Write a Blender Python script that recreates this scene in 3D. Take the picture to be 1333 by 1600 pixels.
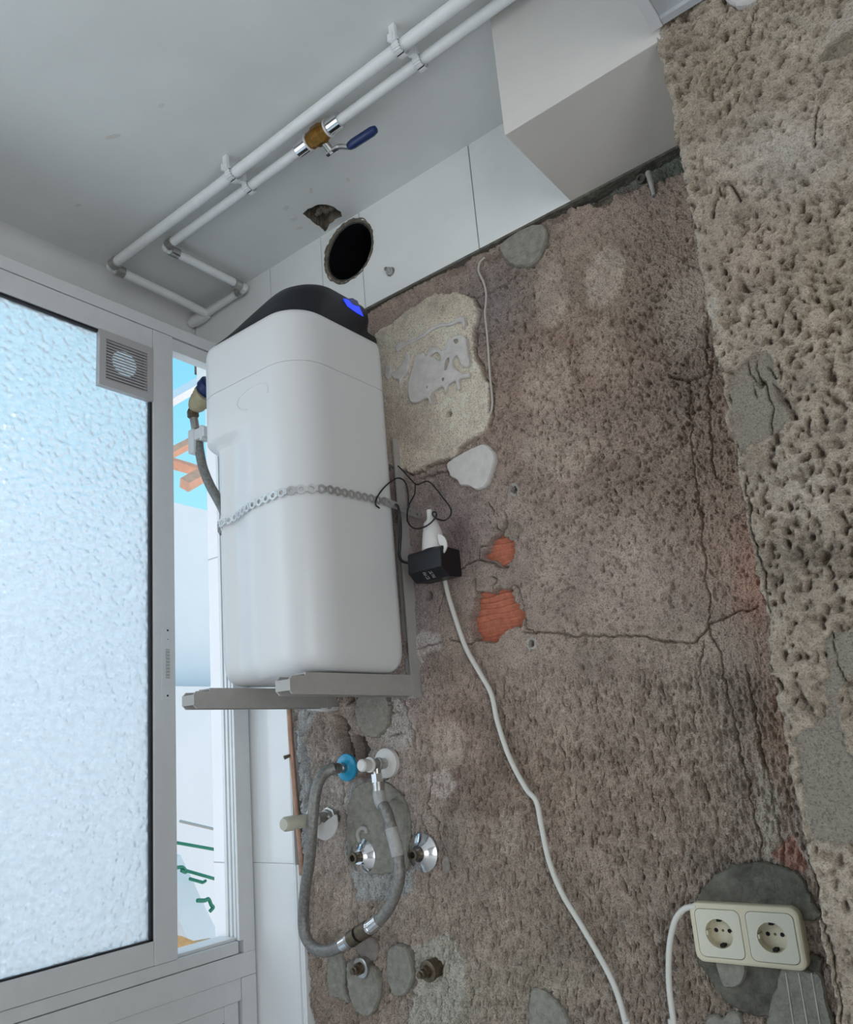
import bpy, bmesh, math, random
import numpy as np
from mathutils import Vector, Matrix
from mathutils.geometry import tessellate_polygon

# ------------------------------------------------------------------ scene, camera, light
scene = bpy.context.scene
COL = scene.collection
for o in list(bpy.data.objects):
    bpy.data.objects.remove(o)

EYE = 1.35                      # camera height above the floor
F, PCX, PCY = 1252.28, 644.713, 865.83
YAW, PITCH, ROLL = -0.658505645, 0.235393499, -0.0801467687
_f = np.array([math.sin(YAW)*math.cos(PITCH), math.cos(YAW)*math.cos(PITCH), math.sin(PITCH)])
_r = np.array([math.cos(YAW), -math.sin(YAW), 0.0])
_u = np.cross(_r, _f)
_r2 = math.cos(ROLL)*_r + math.sin(ROLL)*_u
_u2 = -math.sin(ROLL)*_r + math.cos(ROLL)*_u
cam = bpy.data.cameras.new('camera')
cam.sensor_fit = 'HORIZONTAL'
cam.sensor_width = 36.0
cam.lens = 36.0*F/1333.0
cam.shift_x = (666.5-PCX)/1333.0
cam.shift_y = (PCY-800.0)/1333.0
cam.clip_start = 0.02
camo = bpy.data.objects.new('camera', cam)
COL.objects.link(camo)
M = Matrix.Identity(4)
for i in range(3):
    M[i][0] = _r2[i]; M[i][1] = _u2[i]; M[i][2] = -_f[i]
M[2][3] = EYE
camo.matrix_world = M
scene.camera = camo

vs = scene.view_settings
vs.view_transform = 'Standard'
vs.look = 'None'
vs.exposure = 0.0
vs.gamma = 1.0
vs.use_curve_mapping = False
scene.cycles.use_denoising = True
scene.cycles.max_bounces = 7
scene.cycles.diffuse_bounces = 4
scene.cycles.use_adaptive_sampling = True
scene.cycles.adaptive_threshold = 0.03
scene.cycles.adaptive_min_samples = 16

# daylight sky: pale at the horizon, cyan blue overhead
w = bpy.data.worlds.new('sky'); scene.world = w; w.use_nodes = True
nt = w.node_tree; nt.nodes.clear()
tc = nt.nodes.new('ShaderNodeTexCoord'); sp = nt.nodes.new('ShaderNodeSeparateXYZ')
rp = nt.nodes.new('ShaderNodeValToRGB'); bg = nt.nodes.new('ShaderNodeBackground'); wo = nt.nodes.new('ShaderNodeOutputWorld')
rp.color_ramp.elements[0].position = 0.0; rp.color_ramp.elements[0].color = (1.0, 1.0, 1.0, 1)
rp.color_ramp.elements[1].position = 0.75; rp.color_ramp.elements[1].color = (0.17, 0.46, 0.70, 1)
for ps, cl in ((0.12, (0.80, 0.90, 0.97)), (0.26, (0.30, 0.63, 0.76)), (0.45, (0.20, 0.54, 0.72))):
    e = rp.color_ramp.elements.new(ps); e.color = (*cl, 1)
bg.inputs['Strength'].default_value = 1.4
nt.links.new(tc.outputs['Generated'], sp.inputs[0]); nt.links.new(sp.outputs['Z'], rp.inputs[0])
nt.links.new(rp.outputs[0], bg.inputs[0]); nt.links.new(bg.outputs[0], wo.inputs[0])

def area_light(name, loc, target, sx, sy, power, color):
    l = bpy.data.lights.new(name, 'AREA'); l.shape = 'RECTANGLE'; l.size = sx; l.size_y = sy
    l.energy = power; l.color = color
    o = bpy.data.objects.new(name, l); COL.objects.link(o); o.location = loc
    d = Vector(target)-Vector(loc)
    o.rotation_euler = d.to_track_quat('-Z', 'Y').to_euler()
    return o
# area lamp for window daylight, through a bay left unglazed for it
area_light('daylight_window', (-2.05, -0.45, 1.70), (0.2, 0.4, 1.20), 2.7, 1.5, 21.5, (0.86, 0.94, 1.0))
area_light('fill_right', (1.9, -1.1, 1.20), (-1.0, 0.9, 1.45), 2.0, 2.0, 48.0, (0.94, 0.97, 1.0))  # added fill lamp, unseen at right before a solid wall

# ------------------------------------------------------------------ picture geometry -> room geometry
RT = np.array([_r2, -_u2, _f])
def ray(px, py):
    return RT.T @ np.array([(px-PCX)/F, (py-PCY)/F, 1.0])
def on_y(px, py, Y):
    v = ray(px, py)*1.0; v = v*(Y/v[1]); return Vector((v[0], v[1], v[2]+EYE))
def on_x(px, py, X):
    v = ray(px, py); v = v*(X/v[0]); return Vector((v[0], v[1], v[2]+EYE))
def on_z(px, py, Z):
    v = ray(px, py); v = v*((Z-EYE)/v[2]); return Vector((v[0], v[1], v[2]+EYE))

WT = 1.2288            # face of the tiles on the back wall
WC = 1.240             # mean face of the bare render on the back wall
CEIL = EYE+1.194
TILE_B = EYE+0.952     # lower edge of the last tile row
WX = -1.455            # inner face of the window frame
LINT = -1.64           # inner face of the lintel above the window
PIL = 1.0              # face of the pillar
PIL_X = -0.2575        # edge of the pillar
BOX_X, BOX_Y = -0.519, 1.003

# ------------------------------------------------------------------ materials
def mat(name, color, rough=0.6, metal=0.0, noise=0.0, nscale=30.0, bump=0.0, bscale=200.0, spec=0.5,
        color2=None, coat=0.0, attr=None, speckle=.5, emis=None, estr=0.0, bdist=0.002, detail=4.0):
    m = bpy.data.materials.new(name); m.use_nodes = True
    nt = m.node_tree; b = nt.nodes['Principled BSDF']
    b.inputs['Base Color'].default_value = (*color, 1); b.inputs['Roughness'].default_value = rough
    b.inputs['Metallic'].default_value = metal; b.inputs['Specular IOR Level'].default_value = spec
    b.inputs['Coat Weight'].default_value = coat
    if emis:
        b.inputs['Emission Color'].default_value = (*emis, 1); b.inputs['Emission Strength'].default_value = estr
    tc = nt.nodes.new('ShaderNodeTexCoord')
    geo = nt.nodes.new('ShaderNodeNewGeometry')
    if noise or color2 or attr:
        n = nt.nodes.new('ShaderNodeTexNoise'); n.inputs['Scale'].default_value = nscale; n.inputs['Detail'].default_value = detail
        n.inputs['Roughness'].default_value = 0.65
        nt.links.new(geo.outputs['Position'], n.inputs['Vector'])
        mr = nt.nodes.new('ShaderNodeMapRange'); mr.inputs['From Min'].default_value = 0.3; mr.inputs['From Max'].default_value = 0.7
        nt.links.new(n.outputs['Fac'], mr.inputs['Value'])
        mx = nt.nodes.new('ShaderNodeMix'); mx.data_type = 'RGBA'
        nt.links.new(mr.outputs[0], mx.inputs['Factor'])
        c2 = color2 if color2 else tuple(min(1, c*(1+noise)) for c in color)
        c1 = color if color2 else tuple(c*(1-noise) for c in color)
        mx.inputs['A'].default_value = (*c1, 1); mx.inputs['B'].default_value = (*c2, 1)
        out = mx.outputs['Result']
        if attr:
            a = nt.nodes.new('ShaderNodeVertexColor'); a.layer_name = attr
            mm = nt.nodes.new('ShaderNodeMix'); mm.data_type = 'RGBA'; mm.blend_type = 'MULTIPLY'; mm.inputs['Factor'].default_value = 1
            mx.inputs['A'].default_value = (1-noise,)*3+(1,); mx.inputs['B'].default_value = (1+noise,)*3+(1,)
            nt.links.new(a.outputs['Color'], mm.inputs['A']); nt.links.new(out, mm.inputs['B']); out = mm.outputs['Result']
            for sc_, lo, hi, dark in ((430.0, .55, .66, speckle), (560.0, .35, .26, 1.4)):      # dark specks painted as shade in small pits, and pale grains
                g = nt.nodes.new('ShaderNodeTexNoise'); g.inputs['Scale'].default_value = sc_; g.inputs['Detail'].default_value = 1.5
                nt.links.new(geo.outputs['Position'], g.inputs['Vector'])
                gm = nt.nodes.new('ShaderNodeMapRange'); gm.inputs['From Min'].default_value = lo; gm.inputs['From Max'].default_value = hi; nt.links.new(g.outputs['Fac'], gm.inputs['Value'])
                mg = nt.nodes.new('ShaderNodeMix'); mg.data_type = 'RGBA'; mg.blend_type = 'MULTIPLY'; nt.links.new(gm.outputs[0], mg.inputs['Factor'])
                nt.links.new(out, mg.inputs['A']); mg.inputs['B'].default_value = (dark, dark, dark, 1); mg.clamp_result = False; out = mg.outputs['Result']
        nt.links.new(out, b.inputs['Base Color'])
    if bump:
        n = nt.nodes.new('ShaderNodeTexNoise'); n.inputs['Scale'].default_value = bscale; n.inputs['Detail'].default_value = 5
        nt.links.new(geo.outputs['Position'], n.inputs['Vector'])
        bp = nt.nodes.new('ShaderNodeBump'); bp.inputs['Strength'].default_value = bump; bp.inputs['Distance'].default_value = bdist
        nt.links.new(n.outputs['Fac'], bp.inputs['Height']); nt.links.new(bp.outputs[0], b.inputs['Normal'])
    return m

def lin(r, g, b):
    f = lambda c: (c/255/12.92 if c/255 <= 0.04045 else ((c/255+0.055)/1.055)**2.4)
    return (f(r), f(g), f(b))

MT = {}
MT['ceil'] = mat('ceiling_paint', (0.72, 0.73, 0.72), 0.75, noise=0.05, nscale=4, bump=0.15, bscale=40)
MT['paint'] = mat('white_wall_paint', (0.74, 0.74, 0.73), 0.7, noise=0.03, nscale=6, bump=0.12, bscale=60)
MT['boxpaint'] = mat('box_paint', (0.66, 0.63, 0.595), 0.7, noise=0.03, nscale=9, bump=0.12, bscale=60)
MT['tile'] = mat('painted_tile', (0.80, 0.81, 0.80), 0.45, noise=0.03, nscale=8, bump=0.05, bscale=90)
MT['gtile'] = mat('glazed_tile', (0.88, 0.89, 0.90), 0.12, noise=0.02, nscale=5)
MT['grout'] = mat('grout', (0.45, 0.44, 0.42), 0.9, noise=0.1)
MT['alu'] = mat('white_aluminium', (0.68, 0.685, 0.69), 0.38, noise=0.03, nscale=25, bump=0.02, bscale=400)
MT['seal'] = mat('black_rubber_seal', (0.012, 0.012, 0.015), 0.6)
MT['render'] = mat('bare_render', (1, 1, 1), 0.95, noise=0.16, nscale=300, attr='Col', speckle=.55, bump=1.0, bscale=430, bdist=0.007, spec=0.2, detail=6)
MT['pillar'] = mat('hacked_render', (1, 1, 1), 0.95, noise=0.16, nscale=260, attr='Col', speckle=.65, bump=1.0, bscale=380, bdist=0.007, spec=0.2, detail=6)
MT['mortar'] = mat('wall_core', (0.10, 0.085, 0.075), 0.95, noise=0.3, nscale=60, bump=0.6, bscale=150)
MT['pcore'] = mat('pillar_core_render', (0.33, 0.28, 0.22), 0.95, noise=0.3, nscale=120, bump=1.0, bscale=140, bdist=.01)
MT['union'] = mat('yellowed_fitting', (0.43, 0.37, 0.235), 0.45, noise=.12, nscale=80)
MT['cement'] = mat('grey_cement', (0.275, 0.258, 0.222), 0.85, noise=0.24, nscale=70, bump=0.9, bscale=170, bdist=.004, spec=0.3)
MT['cement_d'] = mat('dark_cement', (0.135, 0.126, 0.105), 0.85, noise=0.42, nscale=40, bump=1.0, bscale=120, bdist=.005, spec=0.3)
MT['cement_p'] = mat('pinkish_cement', (0.27, 0.235, 0.21), 0.9, noise=0.2, nscale=80, bump=0.5, bscale=200, spec=0.3)
MT['plaster'] = mat('white_plaster', (0.58, 0.55, 0.53), 0.8, noise=0.12, nscale=60, bump=0.35, bscale=150)
MT['plaster_w'] = mat('white_filler', (0.60, 0.575, 0.55), 0.8, noise=0.10, nscale=50, bump=0.25, bscale=120)
MT['brick'] = mat('red_brick', (0.52, 0.175, 0.105), 0.9, noise=0.2, nscale=120, bump=0.5, bscale=250)
MT['tank'] = mat('white_plastic', (0.74, 0.745, 0.75), 0.33, bump=0.03, bscale=900)
MT['black'] = mat('black_plastic', (0.006, 0.007, 0.011), 0.42, bump=0.02, bscale=600)
MT['cord_b'] = mat('black_cord', (0.012, 0.012, 0.013), 0.4)
MT['disp'] = mat('blue_display', (0.02, 0.03, 0.5), 0.3, emis=(0.03, 0.07, 0.9), estr=0.9)
MT['disp_d'] = mat('dim_display', (0.10, 0.10, 0.22), 0.25)
MT['steel'] = mat('grey_painted_steel', (0.42, 0.40, 0.38), 0.5, noise=0.06, nscale=40, bump=0.04, bscale=300)
MT['galv'] = mat('galvanised_steel', (0.55, 0.55, 0.55), 0.42, metal=0.85, noise=0.08, nscale=90)
MT['chrome'] = mat('chrome', (0.80, 0.80, 0.82), 0.13, metal=1.0)
MT['chrome_d'] = mat('dull_chrome', (0.50, 0.49, 0.47), 0.3, metal=1.0, noise=0.15, nscale=120)
MT['brass'] = mat('brass', (0.36, 0.19, 0.05), 0.35, metal=1.0, noise=0.15, nscale=150)
MT['brass_d'] = mat('old_brass', (0.16, 0.125, 0.09), 0.45, metal=0.8, noise=0.3, nscale=150)
MT['copper'] = mat('copper', (0.42, 0.25, 0.18), 0.45, metal=0.45, noise=0.2, nscale=60)
MT['rust'] = mat('dark_copper', (0.16, 0.065, 0.045), 0.6, metal=0.3, noise=0.3, nscale=60)
MT['pipe'] = mat('white_pipe', (0.78, 0.79, 0.79), 0.4, noise=0.04, nscale=40, bump=0.06, bscale=90)
MT['cream'] = mat('cream_plastic', (0.58, 0.56, 0.46), 0.45, noise=0.06, nscale=60)
MT['socket'] = mat('ivory_plastic', (0.66, 0.60, 0.45), 0.35, noise=0.02)
MT['socket_i'] = mat('ivory_insert', (0.66, 0.635, 0.53), 0.4, noise=0.02)
MT['hole'] = mat('dark_hole', (0.008, 0.008, 0.008), 0.9)
MT['cord_w'] = mat('white_cord', (0.66, 0.645, 0.60), 0.4)
MT['white'] = mat('white_abs', (0.72, 0.70, 0.68), 0.4, noise=0.04, nscale=60)
MT['cyan'] = mat('blue_plastic', (0.015, 0.32, 0.55), 0.25)
MT['navy'] = mat('blue_vinyl', (0.008, 0.025, 0.11), 0.35)
MT['red'] = mat('red_plastic', (0.25, 0.015, 0.03), 0.35)
MT['hose'] = mat('braided_hose', (0.25, 0.24, 0.225), 0.45, metal=0.45, noise=0.35, nscale=160, bump=0.5, bscale=500, bdist=0.001)
MT['grey'] = mat('grey_sleeve', (0.42, 0.41, 0.40), 0.6, noise=0.15, nscale=100)
MT['wire'] = mat('painted_wire', (0.50, 0.46, 0.41), 0.6)
MT['cabinet'] = mat('cabinet_white', (0.72, 0.72, 0.74), 0.35)
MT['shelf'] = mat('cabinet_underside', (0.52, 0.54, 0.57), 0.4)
MT['floor'] = mat('floor_tile', (0.74, 0.71, 0.68), 0.4, noise=0.08, nscale=6)
MT['outwall'] = mat('outside_white', (0.90, 0.86, 0.87), 0.8, noise=0.03, nscale=2)
MT['terra'] = mat('terracotta', (0.85, 0.42, 0.28), 0.8, noise=0.12, nscale=20)
MT['wood'] = mat('yellow_wood', (0.62, 0.36, 0.15), 0.7, noise=0.2, nscale=20)
MT['green'] = mat('green_line', (0.01, 0.20, 0.12), 0.5)
MT['grille'] = mat('grille_plastic', (0.46, 0.44, 0.44), 0.45)
MT['flue'] = mat('flue_black', (0.006, 0.006, 0.008), 0.45)
MT['rubble'] = mat('broken_mortar', (0.15, 0.125, 0.095), 0.95, noise=0.4, nscale=90, bump=0.8, bscale=200)

def glass_mat():
    m = bpy.data.materials.new('pebbled_glass'); m.use_nodes = True
    nt = m.node_tree; nt.nodes.clear()
    out = nt.nodes.new('ShaderNodeOutputMaterial')
    geo = nt.nodes.new('ShaderNodeNewGeometry')
    v = nt.nodes.new('ShaderNodeTexVoronoi'); v.feature = 'SMOOTH_F1'; v.inputs['Scale'].default_value = 80; v.inputs['Smoothness'].default_value = 0.6
    n = nt.nodes.new('ShaderNodeTexNoise'); n.inputs['Scale'].default_value = 60
    ad = nt.nodes.new('ShaderNodeMath'); ad.operation = 'MULTIPLY_ADD'; ad.inputs[1].default_value = 0.35
    nt.links.new(geo.outputs['Position'], v.inputs['Vector']); nt.links.new(geo.outputs['Position'], n.inputs['Vector'])
    nt.links.new(n.outputs['Fac'], ad.inputs[0]); nt.links.new(v.outputs['Distance'], ad.inputs[2])
    bp = nt.nodes.new('ShaderNodeBump'); bp.inputs['Strength'].default_value = 1.0; bp.inputs['Distance'].default_value = 0.0075
    nt.links.new(ad.outputs[0], bp.inputs['Height'])
    tr = nt.nodes.new('ShaderNodeBsdfTranslucent'); tr.inputs['Color'].default_value = (0.92, 0.96, 1.0, 1)
    rf = nt.nodes.new('ShaderNodeBsdfRefraction'); rf.inputs['Roughness'].default_value = 0.13; rf.inputs['IOR'].default_value = 1.35
    gl = nt.nodes.new('ShaderNodeBsdfGlossy'); gl.inputs['Roughness'].default_value = 0.15
    for s in (rf, gl, tr): nt.links.new(bp.outputs[0], s.inputs['Normal'])
    m1 = nt.nodes.new('ShaderNodeMixShader'); m1.inputs[0].default_value = 0.55
    nt.links.new(tr.outputs[0], m1.inputs[1]); nt.links.new(rf.outputs[0], m1.inputs[2])
    m2 = nt.nodes.new('ShaderNodeMixShader'); m2.inputs[0].default_value = 0.06
    nt.links.new(m1.outputs[0], m2.inputs[1]); nt.links.new(gl.outputs[0], m2.inputs[2])
    nt.links.new(m2.outputs[0], out.inputs[0])
    return m
MT['glass'] = glass_mat()

# ------------------------------------------------------------------ mesh helpers
class MB:
    """collects faces for ONE mesh"""
    def __init__(s): s.v = []; s.f = []; s.smooth = []
    def add(s, verts, faces, smooth=False):
        n = len(s.v); s.v += [tuple(v) for v in verts]
        s.f += [tuple(i+n for i in f) for f in faces]; s.smooth += [smooth]*len(faces)
        return s
    def box(s, a, b, bev=0.0):
        x0, y0, z0 = (min(a[i], b[i]) for i in range(3)); x1, y1, z1 = (max(a[i], b[i]) for i in range(3))
        if bev <= 0:
            v = [(x0,y0,z0),(x1,y0,z0),(x1,y1,z0),(x0,y1,z0),(x0,y0,z1),(x1,y0,z1),(x1,y1,z1),(x0,y1,z1)]
            return s.add(v, [(0,3,2,1),(4,5,6,7),(0,1,5,4),(1,2,6,5),(2,3,7,6),(3,0,4,7)])
        bm = bmesh.new()
        vs = [bm.verts.new(p) for p in [(x0,y0,z0),(x1,y0,z0),(x1,y1,z0),(x0,y1,z0),(x0,y0,z1),(x1,y0,z1),(x1,y1,z1),(x0,y1,z1)]]
        for f in [(0,3,2,1),(4,5,6,7),(0,1,5,4),(1,2,6,5),(2,3,7,6),(3,0,4,7)]: bm.faces.new([vs[i] for i in f])
        bmesh.ops.bevel(bm, geom=bm.edges[:], offset=bev, segments=2, affect='EDGES', profile=0.5)
        bm.verts.index_update()
        s.add([v.co[:] for v in bm.verts], [[v.index for v in f.verts] for f in bm.faces]); bm.free()
        return s
    def tube(s, pts, r, n=10, cap=True, smooth=True):
        pts = [Vector(p) for p in pts]; N = len(pts)
        rr = r if isinstance(r, (list, tuple)) else [r]*N
        t0 = (pts[1]-pts[0]).normalized()
        up = Vector((0,0,1)) if abs(t0.z) < 0.9 else Vector((1,0,0))
        nrm = (up-t0*up.dot(t0)).normalized(); rings = []
        for i in range(N):
            a = pts[max(i-1,0)]; b = pts[min(i+1,N-1)]; t = (b-a)
            t = t.normalized() if t.length > 1e-9 else t0
            nrm = (nrm-t*nrm.dot(t)).normalized(); bn = t.cross(nrm)
            rings.append([pts[i]+(nrm*math.cos(2*math.pi*k/n)+bn*math.sin(2*math.pi*k/n))*rr[i] for k in range(n)])
        v = [p for R_ in rings for p in R_]; f = []
        for i in range(N-1):
            for k in range(n): f.append((i*n+k, i*n+(k+1)%n, (i+1)*n+(k+1)%n, (i+1)*n+k))
        s.add(v, f, smooth)
        if cap:
            s.add(rings[0], [tuple(range(n))[::-1]]); s.add(rings[-1], [tuple(range(n))])
        return s
    def lathe(s, o, axis, prof, n=24, smooth=True, caps=True):
        """prof: list of (distance along axis, radius)"""
        o = Vector(o); ax = Vector(axis).normalized()
        up = Vector((0,0,1)) if abs(ax.z) < 0.9 else Vector((1,0,0))
        e1 = (up-ax*up.dot(ax)).normalized(); e2 = ax.cross(e1)
        v = []; f = []
        for d, r in prof:
            for k in range(n):
                a = 2*math.pi*k/n
                v.append(o+ax*d+(e1*math.cos(a)+e2*math.sin(a))*max(r, 1e-5))
        for i in range(len(prof)-1):
            for k in range(n): f.append((i*n+k, i*n+(k+1)%n, (i+1)*n+(k+1)%n, (i+1)*n+k))
        if caps: f.append(tuple(range(n))[::-1]); f.append(tuple(range((len(prof)-1)*n, len(prof)*n)))
        return s.add(v, f, smooth)
    def prism(s, outer, holes, fn, d0, d1):
        """polygon (2d) with holes, fn(u,v,d) -> 3d, between depths d0 (front) and d1"""
        loops = [outer]+list(holes)
        flat = [Vector((p[0], p[1], 0)) for L in loops for p in L]
        tri = tessellate_polygon([[Vector((p[0], p[1], 0)) for p in L] for L in loops])
        n = len(flat)
        v = [fn(p.x, p.y, d0) for p in flat]+[fn(p.x, p.y, d1) for p in flat]
        f = [tuple(t) for t in tri]+[tuple(i+n for i in t[::-1]) for t in tri]
        k = 0
        for L in loops:
            m = len(L)
            for i in range(m):
                a = k+i; b = k+(i+1) % m
                f.append((a, b, b+n, a+n))
            k += m
        return s.add(v, f)
    def obj(s, name, m, parent=None, fixn=True, sharp=None):
        me = bpy.data.meshes.new(name); me.from_pydata(s.v, [], s.f); me.update()
        if fixn:
            bm = bmesh.new(); bm.from_mesh(me)
            if len(bm.verts) < 60000: bmesh.ops.remove_doubles(bm, verts=bm.verts, dist=1e-6)
            bmesh.ops.recalc_face_normals(bm, faces=bm.faces); bm.to_mesh(me); bm.free()
        if any(s.smooth):
            me.polygons.foreach_set('use_smooth', [True]*len(me.polygons)); me.set_sharp_from_angle(angle=math.radians(sharp or 38))
        me.materials.append(MT[m] if isinstance(m, str) else m)
        o = bpy.data.objects.new(name, me); COL.objects.link(o)
        if parent is not None:
            o.parent = parent
            o.matrix_parent_inverse = parent.matrix_basis.inverted()
        return o

def thing(name, label, cat, loc=(0,0,0), group=None):
    o = bpy.data.objects.new(name, None); COL.objects.link(o); o.location = loc; o.empty_display_size = 0.05
    o['label'] = label; o['category'] = cat
    if group: o['group'] = group
    return o
def tag(o, label, cat, group=None):
    o['label'] = label; o['category'] = cat
    if group: o['group'] = group
    return o
def struct(o, label=None):
    o['kind'] = 'structure'
    if label: o['label'] = label
    return o
def plane_y(u, v, d): return (u, d, v)
def plane_x(u, v, d): return (d, u, v)
def smooth_path(pts, k=6):
    """Catmull-Rom through 3d points"""
    P = [Vector(p) for p in pts]; P = [P[0]*2-P[1]]+P+[P[-1]*2-P[-2]]; out = []
    for i in range(1, len(P)-2):
        for j in range(k):
            t = j/k; a, b, c, d = P[i-1], P[i], P[i+1], P[i+2]
            out.append(0.5*((2*b)+(c-a)*t+(2*a-5*b+4*c-d)*t*t+(3*b-a-3*c+d)*t**3))
    out.append(P[-2]); return out
def resample(poly, step, jit=0.0, seed=1):
    rnd = random.Random(seed); out = []
    n = len(poly)
    for i in range(n):
        a = poly[i]; b = poly[(i+1) % n]; L = math.hypot(b[0]-a[0], b[1]-a[1]); m = max(1, int(L/step))
        for j in range(m):
            t = j/m; out.append((a[0]+(b[0]-a[0])*t+rnd.uniform(-jit, jit), a[1]+(b[1]-a[1])*t+rnd.uniform(-jit, jit)))
    return out
def smooth_poly(poly, k=4):
    n = len(poly); out = []
    for i in range(n):
        a, b, c, d = (np.array(poly[(i+q) % n]) for q in (-1, 0, 1, 2))
        for j in range(k):
            t = j/k; out.append(tuple(0.5*((2*b)+(c-a)*t+(2*a-5*b+4*c-d)*t*t+(3*b-a-3*c+d)*t**3)))
    return out
def wallpts(px, Y=WC): return [(p.x, p.z) for p in (on_y(x, y, Y) for x, y in px)]
def ellipse_px(cx, cy, rx, ry, n=20, a0=0, a1=360, rot=0):
    c, s_ = math.cos(math.radians(rot)), math.sin(math.radians(rot)); out = []
    for i in range(n):
        a = math.radians(a0+(a1-a0)*i/(n if a1-a0 >= 360 else n-1)); u, v = rx*math.cos(a), ry*math.sin(a)
        out.append((cx+u*c-v*s_, cy+u*s_+v*c))
    return out
# ------------------------------------------------------------------ height-field surfaces (bare render, hacked pillar)
def gnoise(shape, sz, sx, seed):
    rng = np.random.default_rng(seed); a = rng.standard_normal(shape)
    fz = np.fft.fftfreq(shape[0])[:, None]; fx = np.fft.rfftfreq(shape[1])[None, :]
    k = np.exp(-2*math.pi**2*((fz*sz)**2+(fx*sx)**2))
    b = np.fft.irfft2(np.fft.rfft2(a)*k, s=shape); b -= b.mean()
    return b/b.std()

class Field:
    def __init__(s, x0, x1, z0, z1, step, Y, seed):
        s.nx = int((x1-x0)/step)+1; s.nz = int((z1-z0)/step)+1; s.Y = Y
        s.X, s.Z = np.meshgrid(np.linspace(x0, x1, s.nx), np.linspace(z0, z1, s.nz))
        s.H = np.zeros_like(s.X); s.C = np.zeros(s.X.shape+(3,))
        P = np.stack([s.X, np.full_like(s.X, Y), s.Z-EYE], -1) @ RT.T
        s.px = P[..., 0]/P[..., 2]*F+PCX; s.py = P[..., 1]/P[..., 2]*F+PCY
        s.sh = s.X.shape; s.seed = seed; s.step = step
        s.wx = s.px+s.gn(.009, .009, seed+50)*1.6+s.gn(.003, .003, seed+52)*0.9
        s.wy = s.py+s.gn(.009, .009, seed+51)*1.6+s.gn(.003, .003, seed+53)*0.9
    def gn(s, sz, sx, seed): return gnoise(s.sh, sz/s.step, sx/s.step, seed)
    def bbox(s, pts, m):
        xs = [p[0] for p in pts]; ys = [p[1] for p in pts]
        k = (s.px > min(xs)-m) & (s.px < max(xs)+m) & (s.py > min(ys)-m) & (s.py < max(ys)+m)
        return np.nonzero(k)
    def dist(s, pts, idx, closed):
        x = s.wx[idx]; y = s.wy[idx]; d = np.full(x.shape, 1e9); n = len(pts); ins = np.zeros(x.shape, bool)
        for i in range(n if closed else n-1):
            ax, ay = pts[i]; bx, by = pts[(i+1) % n]; ux, uy = bx-ax, by-ay; L = ux*ux+uy*uy+1e-9
            t = np.clip(((x-ax)*ux+(y-ay)*uy)/L, 0, 1)
            d = np.minimum(d, np.hypot(x-ax-t*ux, y-ay-t*uy))
            if closed and ay != by:
                c = ((ay > y) != (by > y)) & (x < (bx-ax)*(y-ay)/(by-ay)+ax); ins ^= c
        return np.where(ins, -d, d) if closed else d
    def poly(s, pts, soft=2.0):
        idx = s.bbox(pts, 12+soft); d = s.dist(pts, idx, True)
        m = np.zeros(s.sh); m[idx] = np.clip(0.5-d/(2*soft), 0, 1); return m
    def ell(s, cx, cy, rx, ry, rot=0, soft=0.15, warp=True):
        c, q = math.cos(math.radians(rot)), math.sin(math.radians(rot))
        X = (s.wx if warp else s.px)-cx; Y = (s.wy if warp else s.py)-cy
        r = np.hypot((X*c+Y*q)/rx, (-X*q+Y*c)/ry)
        return np.clip((1+soft-r)/(2*soft), 0, 1)
    def glow(s, cx, cy, rx, ry):
        return np.exp(-((s.px-cx)/rx)**2-((s.py-cy)/ry)**2)
    def mixc(s, m, rgb):
        s.C += (np.array(lin(*rgb))-s.C)*m[..., None]
    def crack(s, pts, wpx=1.6, depth=0.006):
        idx = s.bbox(pts, 6+wpx); d = s.dist(pts, idx, False)
        s.H[idx] -= (depth*1.7 if depth > 0 else depth)*np.clip(1.2-d/(wpx*.9), 0, 1)
    def build(s, name, m, parent=None, skirt=None, dx=None):
        X = s.X if dx is None else s.X+dx
        co = np.stack([X, s.Y-s.H, s.Z], -1).reshape(-1, 3)
        nx, nz = s.nx, s.nz
        i = np.arange(nx*nz).reshape(nz, nx)
        q = np.stack([i[:-1, :-1], i[:-1, 1:], i[1:, 1:], i[1:, :-1]], -1).reshape(-1, 4)
        col = np.concatenate([s.C.reshape(-1, 3), np.ones((nx*nz, 1))], 1)
        if skirt is not None:          # left edge returns into the wall
            e = co.reshape(nz, nx, 3)[:, 0, :].copy(); e[:, 1] = skirt
            b = len(co); co = np.concatenate([co, e]); j = b+np.arange(nz)
            q = np.concatenate([q, np.stack([j[:-1], i[:-1, 0], i[1:, 0], j[1:]], -1)])
            col = np.concatenate([col, col.reshape(nz, nx, 4)[:, 0, :]])
        me = bpy.data.meshes.new(name); me.vertices.add(len(co)); me.vertices.foreach_set('co', co.astype(np.float32).ravel())
        me.loops.add(q.size); me.loops.foreach_set('vertex_index', q.astype(np.int32).ravel())
        me.polygons.add(len(q)); me.polygons.foreach_set('loop_start', (np.arange(len(q))*4).astype(np.int32))
        me.update(calc_edges=True); me.validate()
        me.polygons.foreach_set('use_smooth', np.ones(len(me.polygons), bool))
        a = me.color_attributes.new('Col', 'FLOAT_COLOR', 'POINT')
        a.data.foreach_set('color', np.clip(col, 0, 1).astype(np.float32).ravel())
        me.materials.append(MT[m])
        o = bpy.data.objects.new(name, me); COL.objects.link(o)
        if parent: o.parent = parent
        return o

ALB = 2.85
A = Field(-1.338, -0.205, EYE-0.60, TILE_B+0.006, 0.0013, WC, 11)
sh = A.sh
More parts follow.
